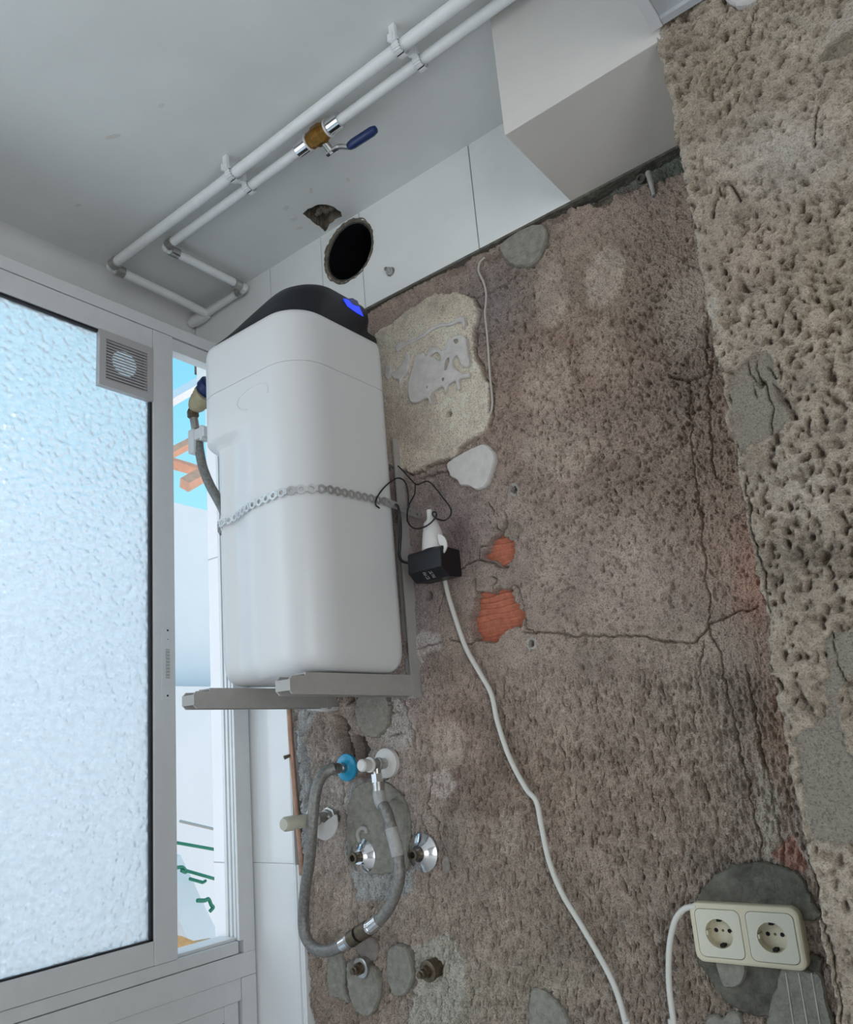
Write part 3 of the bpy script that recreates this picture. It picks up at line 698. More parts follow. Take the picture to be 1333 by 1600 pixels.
MB_box = MB().box((BOX_X, BOX_Y, TILE_B), (PIL_X+.012, WC+.05, CEIL+.02), .0015).obj('trim_3', 'boxpaint'); struct(MB_box, 'boxed-in beam painted off-white in the ceiling corner')
struct(MB().box((-3.0, -2.9, -.05), (2.1, 1.45, 0)).obj('floor', 'floor'), 'tiled floor')
struct(MB().box((2.0, -2.9, 0), (2.12, 1.45, CEIL+.1)).obj('wall_right', 'paint'), 'white side wall')
struct(MB().box((0.55, -2.9, 0), (2.0, -2.8, CEIL+.1)).box((-1.66, -2.9, 0), (0.3, -2.8, CEIL+.1)).obj('wall_rear', 'paint'), 'white wall behind')

# ------------------------------------------------------------------ hacked pillar
Pf = Field(PIL_X, 0.17, EYE-0.62, EYE+1.0, 0.0016, PIL, 71); sh = Pf.sh
Pf.C[:] = np.array(lin(128, 116, 100))
for cx, cy, rx, ry, rgb, k in ((1120, 120, 90, 80, (118, 106, 88), .7), (1230, 240, 90, 60, (142, 134, 122), .7), (1180, 400, 90, 60, (124, 110, 94), .6), (1250, 520, 80, 60, (130, 118, 102), .5),
    (1300, 450, 60, 120, (118, 106, 86), .6), (1250, 760, 60, 60, (140, 130, 116), .6), (1270, 860, 80, 40, (112, 102, 88), .7), (1290, 1420, 60, 120, (134, 122, 106), .6), (1250, 60, 70, 50, (138, 128, 110), .6)):
    Pf.mixc(Pf.glow(cx, cy, rx, ry)*k, rgb)
Pf.C *= (1+.06*Pf.gn(.015, .015, 72)+.05*Pf.gn(.004, .004, 73))[..., None]
a1 = .75*Pf.gn(.0025, .0020, 74)+.45*Pf.gn(.005, .004, 77); a2 = Pf.gn(.010, .008, 75); a3 = Pf.gn(.0018, .0018, 76); a4 = Pf.gn(.06, .06, 78)
amp = np.clip(0.75+0.5*Pf.glow(1250, 560, 120, 220)+.4*Pf.glow(1290, 900, 90, 150)-.35*Pf.glow(1240, 235, 110, 45), .35, 1.5)
Pf.H += amp*(-.0088*np.clip(a1-.02, 0, 3)+.0010*a1+.0014*a2-.0022*np.clip(a3-.3, 0, 2))+.0015*a4
def pcrack(pts, w_, d): Pf.crack(pts, w_, d)
S1 = [(1134,594),(1157,565),(1195,547),(1204,560),(1206,572),(1216,585),(1212,600),(1222,618),(1232,640),(1234,652),(1215,677),(1170,697),(1155,712),(1146,690),(1138,630)]
S2 = [(1237,1150),(1269,1137),(1290,1119),(1292,1025),(1287,1006),(1300,987),(1345,975),(1420,985),(1420,1320),(1300,1318),(1262,1315),(1248,1240)]
isl = [(1306,1110),(1312,1080),(1340,1050),(1400,1070),(1400,1170),(1345,1195),(1318,1175)]
for S_, h in ((S1, -.005), (S2, -.006)):
    m = Pf.poly(S_, 1.4)
    if S_ is S2: m = m*(1-Pf.poly(isl, 2))
    Pf.H = Pf.H*(1-m)+h*m+.0004*a4*m; Pf.mixc(m*.95, (104, 97, 85))
for pts, w_, d in (([(1166,565),(1170,585),(1182,600),(1188,598)], 1.5, .004), ([(1180,562),(1182,582),(1186,592)], 1.5, .004), ([(1195,572),(1205,578),(1216,590)], 1.5, .004), ([(1186,590),(1195,600),(1206,640),(1203,660),(1204,680)], 1.6, .004), ([(1175,600),(1182,618)], 1.3, .004)):
    pcrack(pts, w_, d)
m = Pf.ell(1188, 598, 5, 6, 0, .3); Pf.H -= .01*m
m = Pf.poly([(1208,600),(1225,615),(1243,640),(1240,656),(1228,640),(1212,618)], 2); Pf.H -= .008*m
m = Pf.poly([(1280,97),(1292,72),(1335,44),(1400,10),(1400,40),(1335,76)], 1.3); Pf.H = Pf.H*(1-m)-.013*m; Pf.mixc(m*.8, (104, 98, 84))
m = Pf.poly([(1280,95),(1298,30),(1345,-10),(1380,0),(1334,45),(1292,72)], 1.5); Pf.H = Pf.H*(1-.8*m)+.001*m; Pf.mixc(m*.6, (138, 130, 116))
step = np.clip((Pf.py-(280-.46*(Pf.px-1152)))/2.5, -.5, .5)*np.clip((Pf.px-1130)/30, 0, 1)*np.clip((1320-Pf.px)/40, 0, 1); Pf.H -= .0030*step*(np.abs(Pf.py-(280-.46*(Pf.px-1152))) < 60)
for pts, w_, d in (([(1175,20),(1168,50),(1160,75),(1148,95),(1135,120),(1118,138)], 1.8, .005), ([(1122,292),(1118,310),(1114,335)], 3, .008), ([(1128,288),(1140,286),(1150,298),(1160,318)], 3.5, .008), ([(1160,300),(1170,308),(1160,325)], 1.6, -.004), ([(1272,230),(1278,165)], 1.5, .006),
                   ([(1085,205),(1105,190),(1118,180)], 2, -.003), ([(1163,748),(1165,790),(1172,830),(1185,880),(1192,920)], 1.8, .008), ([(1192,920),(1198,980),(1210,1050),(1222,1080)], 1.6, .005), ([(1262,1340),(1275,1402),(1290,1463),(1306,1535),(1314,1610)], 2.0, .008),
                   ([(1178,850),(1250,868),(1333,862)], 6, .004), ([(1215,1060),(1220,1075)], 4, .008), ([(1300,985),(1308,1040),(1320,1065)], 1.4, .004)):
    pcrack(pts, w_, d)
for cx, cy, r, d in ((1261, 340, 6, .016), (1123, 173, 3.5, .009), (1135, 168, 3.5, .009), (1310, 22, 5, .012), (1133, 60, 5, .008), (1165, 72, 6, .006), (1212, 307, 4, .007)):
    Pf.H -= d*Pf.ell(cx, cy, r, r*1.1, 0, .3, False)
ed = np.clip(1-(Pf.X-PIL_X)/.010, 0, 1); edn = Pf.gn(.012, .004, 79)
Pf.mixc(np.clip(ed*1.2, 0, 1)*np.clip(.55+.4*edn, 0, 1)*.8, (142, 131, 114)); Pf.H -= (ed**2)*.004*np.clip(.6+.8*edn, 0, 2.2)
m = Pf.ell(1116, 478, 9, 16, 0, .3); Pf.mixc(m*.8, (140, 132, 118))
dxe = np.clip(1-(Pf.X-PIL_X)/.014, 0, 1)*.0012*(Pf.gn(.010, .12, 80)+.8*Pf.gn(.004, .12, 81))
Pf.C = np.clip(Pf.C*ALB*.90*np.array((.97, 1.0, 1.09)), 0, 1)
pil = Pf.build('wall_pillar', 'pillar', None, skirt=WC+.03, dx=dxe); struct(pil, 'coarsely hacked cement pillar nearer the camera')
pb = MB(); pb.box((PIL_X+.03, PIL+.03, 0), (.6, 1.42, CEIL)); pb.box((.17, PIL+.004, EYE-.62), (2.0, PIL+.04, EYE+1.0)); pb.box((PIL_X+.002, PIL+.002, 0), (2.0, 1.26, EYE-.62)); pb.box((PIL_X+.002, PIL+.004, EYE+1.0), (2.0, 1.26, CEIL))
pb.obj('pillar_core', 'pcore', pil, fixn=False)
dab('mortar_dab', ellipse_px(1156, -12, 27, 19, 16), .007, 'plaster', Y=PIL, parent=pil)

# ------------------------------------------------------------------ window: aluminium frame, sliding sash with pebbled pane
def zz(v): return EYE+v*0.9826
yM0, yM1, yO1, yJ, yF = 0.975, 1.0275, 1.1425, 1.180, 1.2225
zTop, zL1, zG1, zG0, zB1, zB2, zB3 = zz(1.026), zz(.996), zz(.945), zz(-.329), zz(-.374), zz(-.400), zz(-.447)
Y0 = -1.9
win = thing('window_1', 'white aluminium sliding window with a pebbled glass sash pushed aside', 'window', (WX, 0.3, zB3)); del win['category']; struct(win)
def wbox(name, y0, y1, z0, z1, x0=WX, d=.06, m='alu', bev=.0012, par=win):
    return MB().box((x0-d, y0, z0), (x0, y1, z1), bev).obj(name, m, par)
wbox('head_rail', Y0, yF, zL1+.001, zTop, d=.05)
MB().add([(WX-.02, Y0, zTop-.004), (WX-.02, 1.42, zTop-.004), (LINT-.01, 1.42, EYE+1.125), (LINT-.01, Y0, EYE+1.125), (WX-.02, Y0, zTop), (WX-.02, 1.42, zTop), (LINT-.01, 1.42, EYE+1.13), (LINT-.01, Y0, EYE+1.13)], [(0,1,2,3), (7,6,5,4), (0,4,5,1), (1,5,6,2), (2,6,7,3), (3,7,4,0)]).obj('head_board', 'alu', win)
wbox('sill_rail', Y0, yF, zB3, zB2, d=.10)
wbox('jamb', yJ+.011, yF, zB2, zL1, d=.048)
# fixed sash frame on the right: the opening and its grooved jamb
wbox('track', Y0, yJ, zB2+.0012, zB1-.0005, x0=WX-.003, d=.07)
wbox('track', yM1+.001, yJ+.01, zz(.963), zL1-.001, x0=WX-.004, d=.030)
wbox('track', yM1+.001, yJ, zB1-.0005, zB1+.006, x0=WX-.012, d=.05)
for i, (xa, xb, dy) in enumerate(((-.0006, .007, 0), (.007, .011, .005), (.011, .019, .001), (.019, .025, .006), (.025, .033, .002), (.033, .039, .007), (.039, .048, .003))):
    MB().box((WX-xb, yJ+dy, zB1), (WX-xa-.0004, yJ+.012, zz(.963)), .0005).obj('jamb_groove', 'alu', win)
# the sliding sash
sash = MB().box((WX-.034, yM0, zB1+.0005), (WX+.001, yM1, zL1-.001), .0015).obj('sash_stile', 'alu', win)
wbox('sash_rail', 0.50, yM0-.0006, zG1, zL1-.0015, x0=WX, d=.034)
wbox('sash_rail', 0.50, yM0-.0006, zB1+.0008, zG0, x0=WX, d=.034)
wbox('sash_stile', 0.45, 0.50, zB1+.0005, zL1-.001, x0=WX+.001, d=.034)
def seal(y0, y1, z0, z1): MB().box((WX-.020, y0, z0), (WX-.004, y1, z1)).obj('glazing_seal', 'seal', win)
seal(.50, yM0-.0004, zG1-.006, zG1+.001); seal(.50, yM0-.0004, zG0-.001, zG0+.003); seal(yM0-.006, yM0+.0004, zG0, zG1)
MB().box((WX-.016, .50, zG0), (WX-.011, yM0-.003, zG1)).obj('glass_pane', 'glass', win)
# lock plate on the stile
pl0 = on_x(252, 981, WX+.001); pl1 = on_x(266, 1094, WX+.001)
lp = MB().box((WX, pl0.y, pl1.z), (WX+.0025, pl1.y, pl0.z), .0006).obj('lock_plate', 'alu', win)
for x, y, r in ((262, 985, .0022), (262, 999, .0011), (262, 1087, .0022)):
    q = on_x(x, y, WX+.0026); MB().lathe(q, (1,0,0), [(0, r), (.0006, r)], 12).obj('screw_hole', 'hole', lp)
q0 = on_x(259, 1014, WX+.0026); q1 = on_x(265, 1060, WX+.0026)
MB().box((WX+.002, q0.y, q1.z), (WX+.004, q1.y, q0.z), .0006).obj('latch', 'steel', lp)
for i in range(9):
    z = q1.z+(q0.z-q1.z)*(i+.5)/9; MB().box((WX+.0038, q0.y+.001, z-.0008), (WX+.0048, q1.y-.001, z+.0008)).obj('latch_rib', 'alu', lp)
# ventilation grille let into the pane
g0y, g1y, g0z, g1z = 0.842, 0.9735, zz(.8115), zz(.9435)
gr = thing('ventilation_grille', 'square louvred ventilation grille in the top corner of the pebbled pane', 'grille', (WX-.006, (g0y+g1y)/2, g0z))
def rect(y0, y1, z0, z1): return [(y0, z0), (y1, z0), (y1, z1), (y0, z1)]
MB().prism(rect(g0y, g1y, g0z, g1z), [rect(g0y+.015, g1y-.015, g0z+.015, g1z-.018)], plane_x, WX+.004, WX-.010).obj('frame', 'grille', gr)
zi0, zi1 = g0z+.015, g1z-.018; N = 14
for i in range(N):
    z = zi0+(zi1-zi0)*(i+.5)/N; h = (zi1-zi0)/N
    mb = MB(); mb.add([(WX+.0028, g0y+.014, z-h*.40), (WX+.0028, g1y-.014, z-h*.40), (WX+.0005, g1y-.014, z+h*.36), (WX+.0005, g0y+.014, z+h*.36),
            (WX+.0008, g0y+.014, z-h*.44), (WX+.0008, g1y-.014, z-h*.44), (WX-.002, g1y-.014, z+h*.30), (WX-.002, g0y+.014, z+h*.30)],
           [(0,1,2,3),(4,7,6,5),(0,4,5,1),(2,6,7,3),(1,5,6,2),(0,3,7,4)]); mb.obj('slat', 'grille', gr)
cyv, czv = g0y+.068, g0z+.075
hol = [(cyv+.030*math.cos(2*math.pi*k/24), czv+.030*math.sin(2*math.pi*k/24)) for k in range(24)]
MB().prism(rect(g0y+.002, g1y-.002, g0z+.002, g1z-.002), [hol], plane_x, WX-.0105, WX-.0109).obj('back_plate', 'seal', gr)
# lower light: its frame starts at the bottom of the picture
win2 = thing('window_2', 'lower fixed window light under the sliding sash', 'window', (WX, .9, 0.8)); del win2['category']; struct(win2)
wbox('jamb', 1.185, yF, 0.0, zB3-.0005, d=.075, par=win2)
wbox('top_rail', Y0, 1.184, zB3-.043, zB3-.0005, x0=WX-.003, d=.06, par=win2)
wbox('stile', 1.142, 1.178, .3, zB3-.044, x0=WX-.006, d=.05, par=win2)
wbox('rail', Y0, 1.1415, zB3-.075, zB3-.044, x0=WX-.006, d=.05, par=win2)
MB().box((WX-.022, Y0, zB3-.079), (WX-.008, 1.1415, zB3-.0745)).obj('glazing_seal', 'seal', win2)
MB().box((WX-.022, 1.137, .3), (WX-.008, 1.1415, zB3-.0745)).obj('glazing_seal', 'seal', win2)
MB().box((WX-.019, Y0, .3), (WX-.014, 1.14, zB3-.077)).obj('glass_pane', 'glass', win2)
MB().box((WX-.06, Y0, 0), (WX-.005, 1.14, .3)).obj('bottom_panel', 'alu', win2)
# wall beyond the bay left unglazed for the window lamp
struct(MB().box((-1.70, -2.9, 0), (WX-.01, Y0, CEIL)).obj('wall_left', 'paint'), 'white wall beside the window')

# ------------------------------------------------------------------ outside, seen through the open gap
sd = MB()
YS = yJ+.006
XS = on_y(327, 950, YS).x
sd.box((XS, YS, 0), (WX-.0485, 1.42, TILE_B+.03))
side = struct(sd.obj('wall_side', 'outwall'), 'white outer jamb of the window opening')
for z in (on_x(335, 872, -1.52).z, on_x(337, 1349, -1.52).z):
    MB().box((XS-.0005, YS-.0005, z-.0012), (WX-.049, YS+.001, z+.0012)).obj('joint', 'grout', side)
nb = on_x(300, 776, -3.2)
mb = MB(); zt = nb.z; 
v = [(-3.1, -2.5, -3), (-3.35, 6.0, -3), (-3.35, 6.0, zt-.10), (-3.1, -2.5, zt+.05)]
v += [(x-.2, y, z) for x, y, z in v]
mb.add(v, [(0,1,2,3), (7,6,5,4), (3,2,6,7), (0,3,7,4), (1,5,6,2), (0,4,5,1)])
tag(mb.obj('neighbour_wall', 'outwall'), 'tall white neighbouring wall outside the open window', 'wall')
zj = on_x(290, 1074, -3.1).z
tag(MB().box((-3.16, 1.2, -3), (-3.06, 5, zj)).obj('wall_ledge', 'outwall'), 'white lower stage of the neighbouring wall outside the window', 'wall')
def bar(name, m, X, p0, p1, wd, par=None, X1=None):
    a = on_x(*p0, X); b = on_x(*p1, X1 or X); return MB().tube([a, b], wd, 4, smooth=False).obj(name, m, par)
pg = thing('pergola', 'terracotta and white pergola beams against the blue sky outside', 'pergola', on_x(300, 700, -3.3))
bar('beam', 'terra', -3.5, (240, 722), (345, 668), .030, pg); bar('beam', 'terra', -3.6, (240, 715), (350, 748), .036, pg); bar('beam', 'terra', -3.4, (288, 758), (352, 722), .042, pg)
bar('beam', 'outwall', -3.6, (240, 640), (352, 576), .038, pg)
MB().box((-3.62, on_x(240, 640, -3.6).y-.06, -.5), (-3.54, on_x(240, 640, -3.6).y, on_x(240, 640, -3.6).z+.02)).obj('post', 'outwall', pg)
ln = thing('clothes_line', 'green clothes line cords strung outside the open window', 'clothes line', on_x(300, 1320, -2.5))
for p0, p1 in (((255,1313),(345,1329)), ((283,1358),(345,1376)), ((296,1373),(317,1379)), ((317,1379),(322,1376))): bar('cord', 'green', -2.5, p0, p1, .0055, ln)
bar('rod', 'steel', -2.5, (281, 1283), (345, 1298), .005, ln)
mb = MB(); mb.tube(smooth_path([on_x(*p, -2.45) for p in ((270,1357),(285,1355),(291,1363),(283,1360))], 4), .006, 6); mb.obj('knot', 'green', ln)
mb = MB(); mb.tube(smooth_path([on_x(*p, -2.45) for p in ((308,1407),(320,1407),(326,1405),(330,1414),(333,1418),(328,1424))], 4), .007, 6); mb.obj('knot', 'green', ln)
a = on_x(262, 1345, -2.6); b = on_x(335, 1500, -2.45); d = (b-a).normalized()
mb = MB(); s_ = Vector((0, d.z, -d.y)).normalized()*.055; t_ = Vector((.07, 0, 0))
mb.add([a-s_, a+s_, b+s_, b-s_, a-s_-t_, a+s_-t_, b+s_-t_, b-s_-t_], [(0,1,2,3), (7,6,5,4), (0,4,5,1), (2,6,7,3), (1,5,6,2), (0,3,7,4)])
tag(mb.obj('slanted_beam', 'outwall'), 'white slanted beam leaning outside below the clothes line', 'beam')
wd = MB(); pts = [on_x(x, y, -2.3) for x, y in ((262,1458),(285,1463),(312,1474),(345,1468))]
wd.prism([(p.y, p.z) for p in pts]+[(pts[-1].y, 0.0), (pts[0].y, 0.0)], [], plane_x, -2.3, -2.36); tag(wd.obj('wooden_board', 'wood'), 'worn yellow wooden board outside at the foot of the window gap', 'board')
# ------------------------------------------------------------------ the water softener
TXL, TXR, TYF, TYB = -1.252, -0.948, 0.930, 1.188
ZB, ZLIP, ZSEAM, ZLID = EYE+.136, EYE+.607, EYE+.706, EYE+.815
def rrect(x0, x1, y0, y1, rfr, rfl, rbl, rbr, n=14):
    """closed outline, counter-clockwise from the front right corner; r = corner radii"""
    out = []
    def arc(cx, cy, r, a0):
        for i in range(n+1):
            a = math.radians(a0+90*i/n); out.append((cx+r*math.cos(a), cy+r*math.sin(a)))
    def seg(a, b, k):
        for i in range(1, k): out.append((a[0]+(b[0]-a[0])*i/k, a[1]+(b[1]-a[1])*i/k))
    arc(x1-rfr, y0+rfr, rfr, -90); seg(out[-1], (x1, y1-rbr), 10); arc(x1-rbr, y1-rbr, rbr, 0); seg(out[-1], (x0+rbl, y1), 10)
    arc(x0+rbl, y1-rbl, rbl, 90); seg(out[-1], (x0, y0+rfl), 10); arc(x0+rfl, y0+rfl, rfl, 180); seg(out[-1], (x1-rfr, y0), 24)
    return out
def body_sec(ins=0.0, low=0.0, lowx=None):
    o = rrect(TXL+ins, TXR-ins, TYF+ins, TYB-ins, max(.075-ins, .01), max(.07-ins, .01), .03, max(.028-ins*.5, .008)); res = []
    for x, y in o:
        # the lower half falls back on its left front: a lobe at the right, a shallow flute, then the corner
        t = min(max((-1.070-x)/.095, 0), 1); t = t*t*(3-2*t)
        wy = min(max((TYB-.05-y)/.15, 0), 1)
        y2 = y+low*(.025*t)*wy-low*.006*math.exp(-((x+1.20)/.028)**2)*wy
        x2 = x+(low if lowx is None else lowx)*.012*min(max((-1.15-x)/.08, 0), 1)
        res.append((x2, y2))
    return res
def loft(secs, zs, cap0=True, cap1=True):
    mb = MB(); n = len(secs[0]); v = []; f = []
    for s_, z in zip(secs, zs): v += [(x, y, z if not callable(z) else z(x, y)) for x, y in s_]
    for i in range(len(secs)-1):
        for k in range(n): f.append((i*n+k, i*n+(k+1) % n, (i+1)*n+(k+1) % n, (i+1)*n+k))
    if cap0: f.append(tuple(range(n))[::-1])
    if cap1: f.append(tuple(range((len(secs)-1)*n, len(secs)*n)))
    return mb.add(v, f, True)
tank = thing('water_softener', 'tall white plastic water softener with black lid standing on wall brackets', 'water softener', ((TXL+TXR)/2, (TYF+TYB)/2, ZB))
L = [(ZB, .030, 1), (ZB+.003, .018, 1), (ZB+.010, .009, 1), (ZB+.020, .0035, 1), (ZB+.032, .001, 1), (ZB+.05, 0, 1), (ZB+.2, 0, 1), (ZB+.33, 0, 1), (ZLIP-.012, 0, 1), (ZLIP-.009, .0, .97), (ZLIP-.002, 0, .6), (ZLIP+.004, 0, .15), (ZLIP+.008, 0, 0), (ZLIP+.05, 0, 0), (ZSEAM-.0012, 0, 0), (ZSEAM-.0008, .0018, 0), (ZSEAM+.0008, .0018, 0), (ZSEAM+.0012, 0, 0), (ZLID-.03, 0, 0), (ZLID-.012, .001, 0), (ZLID-.004, .003, 0), (ZLID, .008, 0)]
loft([body_sec(i, l) for z, i, l in L], [z for z, i, l in L]).obj('tank_body', 'tank', tank, sharp=50)
# lid: front slopes back, right flank nearly upright, nose ends before the wall
def lid_sec(ins, fr, bk, lf):
    return rrect(TXL+.006+lf, TXR-.006-ins, TYF+.007+fr, TYB-.004-bk, max(.072-ins, .012), .066, .03, .022)
LL = [(-.002, 0, 0, 0, 0), (.012, 0, .004, 0, .002), (.016, .0002, .006, .026, .003), (.028, .0005, .011, .026, .006), (.050, .0010, .022, .020, .014), (.068, .003, .036, .020, .024), (.078, .009, .052, .023, .040), (.084, .022, .072, .032, .06), (.087, .045, .095, .05, .09), (.088, .075, .11, .07, .12)]
def wedge(x):
    t = min(max((x+1.235)/.21, 0), 1); return .30+.70*t*t*(3-2*t)
lid = loft([lid_sec(i, fr, bk, lf) for z, i, fr, bk, lf in LL], [(lambda x, y, z=z: ZLID+z*(wedge(x) if z > 0 else 1)) for z, *_ in LL]).obj('lid', 'black', tank, sharp=45)
pts = [on_x(x, y, TXR-.0085) for x, y in ((541,464),(553,463),(565,470),(571,482),(571,489),(556,481),(545,474))]
# display lies on the slope at the right end of the lid
c = Vector((0,0,0))
for p in pts: c += p/len(pts)
def disp(poly, m, name, off):
    P = [on_x(x, y, TXR-.008) for x, y in poly]; mb = MB(); n = len(P)
    mb.add([(p.x+off, p.y, p.z) for p in P]+[(p.x-.012, p.y, p.z) for p in P], [tuple(range(n)), tuple(range(2*n-1, n-1, -1))]+[(i, (i+1) % n, n+(i+1) % n, n+i) for i in range(n)])
    return mb.obj(name, m, lid)
disp([(536,467),(545,469),(558,474),(567,495),(556,489),(542,479)], 'disp', 'display', .0022)
disp([(542,467.5),(549,466.5),(557,471),(560.5,480),(551,477)], 'disp_d', 'display_window', .0030)
# oval emblem moulded on the front
arc = [on_y(300+x/3.333, 400+y/3.333, TYF-.0002) for x, y in ((285,802),(255,800),(238,783),(236,760),(250,735),(280,705),(315,680),(350,665),(378,664),(393,680),(394,712))]
MB().tube(smooth_path(arc, 4), [.0012]*41, 6).obj('emblem_ring', 'tank', tank)
# rear connections, seen against the window gap
vy = 1.04
valve = lid
def vp(x, y, Y=vy): return on_y(x, y, Y)
ax = (vp(294, 640)-vp(322, 606)).normalized()
MB().lathe(vp(336, 592), ax, [(0, .018), (.016, .0185), (.018, .024), (.034, .0245), (.036, .021), (.05, .021)], 20).obj('valve_collar', 'navy', tank)
MB().lathe(vp(321, 616), ax, [(0, .0245), (.013, .0245), (.014, .0232), (.024, .0228), (.025, .0215), (.036, .020), (.046, .015), (.052, .010)], 20).obj('threaded_union', 'union', tank)
MB().tube([vp(330, 597), vp(316, 597), vp(314, 602), vp(316, 612)], .006, 8).obj('red_clip', 'red', tank)
MB().lathe(vp(301, 640), (0.1, 0, -1), [(0, .011), (.004, .013), (.018, .013), (.022, .009)], 8, False).obj('elbow_nut', 'brass_d', tank)
MB().tube([vp(303, 655), vp(307, 678)], .0095, 12).obj('hose_tail', 'chrome_d', tank)
hs = MB(); hs.tube(smooth_path([vp(306, 672), vp(311, 700), vp(317, 730), vp(328, 758), vp(343, 785), vp(356, 815), vp(362, 860)], 5), .0105, 12); hs.obj('drain_hose', 'hose', tank)
# white bracket hook holding the drain hose
mb = MB(); P0 = vp(303, 676); P1 = vp(312, 708); mb.box((P0.x, vy-.016, P1.z), (P1.x, vy+.012, P0.z), .001)
P2 = vp(312, 674); P3 = vp(325, 684); mb.box((P2.x-.002, vy-.014, P3.z), (P3.x+.004, vy+.010, P2.z), .001)
P4 = vp(320, 668); P5 = vp(324, 689); mb.box((P4.x, vy-.015, P5.z), (P5.x, vy+.012, P4.z), .001); mb.obj('hose_clip', 'tank', tank)

# ------------------------------------------------------------------ brackets under it
def bracket(xc, label, ztop, y_end, za):
    t = thing('wall_bracket', label, 'bracket', (xc, WT, EYE+za), 'brackets carrying the water softener')
    w_ = .0165; yw = WC+.004; h = .036; z1 = EYE+za+h; z0 = EYE+za
    prof = [(y_end+.006, z0), (yw-.03, z0-.003), (yw-.006, z0-.003), (yw-.006, z1), (y_end+.036, z1), (y_end+.036, z1-.004), (y_end+.034, z1-.0055), (y_end+.006, z1-.006), (y_end, z1-.012), (y_end, z0+.006)]
    mb = MB(); mb.prism([(p[0], p[1]) for p in prof], [], plane_x, xc+w_, xc+w_-.003); mb.prism([(p[0], p[1]) for p in prof], [], plane_x, xc-w_, xc-w_+.003)
    mb.box((xc-w_+.003, y_end+.036, z1-.003), (xc+w_-.003, yw-.006, z1-.0005)); mb.obj('arm', 'steel', t)
    mb = MB(); mb.box((xc-w_-.001, y_end-.0003, z0+.006), (xc+w_+.001, y_end+.003, z1-.012)); mb.obj('end_cap', 'steel', t)
    mb = MB(); mb.box((xc-w_-.0005, yw-.004, z0-.006), (xc+w_+.0005, yw, ztop)); mb.box((xc+w_-.003, yw-.030, z0-.006), (xc+w_+.0008, yw-.004, ztop)); mb.obj('upright', 'steel', t)
    for y in (yw-.06, yw-.10): MB().lathe((xc+w_, y, z0+.008), (1,0,0), [(0, .003), (.001, .0028)], 10).obj('rivet', 'steel', t)
    return t
bracket(-0.982, 'grey steel bracket nearer the camera, its upright running up beside the tank', EYE+.62, .898, .098)
bracket(-1.212, 'grey steel bracket with long bare arm reaching past the window gap', EYE+.60, .882, .096)

# ------------------------------------------------------------------ perforated strap round the tank
st = thing('perforated_strap', 'galvanised perforated strap wrapped round the white tank', 'strap', (TXR, TYF, EYE+.45))
def strap_path():
    o = body_sec(-.0035, .8, 1.0); n = len(o)
    path = [Vector((x, y, 0)) for x, y in o]
    # start far left, over the front, round the right corner to the rear right
    i0 = max(range(n), key=lambda i: -path[i].x-(0 if path[i].y < 1.1 else 9)); seq = [path[(i0+k) % n] for k in range(n)]
    out = []
    for p in seq:
        out.append(p)
        if p.x > TXR-.002 and p.y > TYB-.04: break
    return out
sp_ = strap_path(); acc = [0.0]
for a, b in zip(sp_, sp_[1:]): acc.append(acc[-1]+(b-a).length)
Lt = acc[-1]
def at_s(s_):
    for i in range(len(acc)-1):
        if acc[i+1] >= s_: t = (s_-acc[i])/(acc[i+1]-acc[i]+1e-9); return sp_[i].lerp(sp_[i+1], t), (sp_[i+1]-sp_[i]).normalized()
    return sp_[-1], (sp_[-1]-sp_[-2]).normalized()
def strap_z(s_): return EYE+.436+.030*(s_/Lt)
PIT = .0185; ro, ri = .0085, .0043
mb = MB(); n = 20; outer = [(ro*math.cos(2*math.pi*k/n), ro*math.sin(2*math.pi*k/n)) for k in range(n)]; inner = [(ri*math.cos(2*math.pi*k/12), ri*math.sin(2*math.pi*k/12)) for k in range(12)]
mb.prism(outer, [inner], lambda u, v, d: (u, v, d), .0011, 0); mb.box((ro*.86, -.0048, 0), (PIT-ro*.86, .0048, .0011))
ring0 = mb.obj('ring', 'galv', st)
s_ = .045; k = 0
while s_ < Lt:
    p, t = at_s(s_); ro_ = ring0 if k == 0 else ring0.copy()
    if k: COL.objects.link(ro_)
    nrm = Vector((t.y, -t.x, 0)); tz = Vector((t.x, t.y, .030/Lt)).normalized(); bn = nrm.cross(tz).normalized()
    m4 = Matrix.Identity(4)
    for i in range(3): m4[i][0] = tz[i]; m4[i][1] = bn[i]; m4[i][2] = nrm[i]; m4[i][3] = (p.x, p.y, strap_z(s_))[i]
    ro_.parent = st; ro_.matrix_parent_inverse = st.matrix_basis.inverted(); ro_.matrix_basis = m4
    s_ += PIT; k += 1
a = Vector((TXR+.004, TYB-.042, strap_z(Lt))); b = on_y(657, 806, WC-.006)
dd = (b-a); bn = Vector((0, 0, 1)); nn = dd.cross(bn).normalized()
mb = MB(); hw = .0075; n = 5; holes = []; Ld = dd.length; d1 = dd.normalized(); up = nn.cross(d1).normalized()*-1
outer = [(0, -hw), (Ld, -hw), (Ld, hw), (0, hw)]; holes = [[(Ld*(i+.5)/n+.0028*math.cos(2*math.pi*q/10), .0028*math.sin(2*math.pi*q/10)) for q in range(10)] for i in range(n)]
mb.prism(outer, holes, lambda u, v, d: a+d1*u+up*v+nn*d, .0006, -.0006); mb.obj('strap_end', 'galv', st)

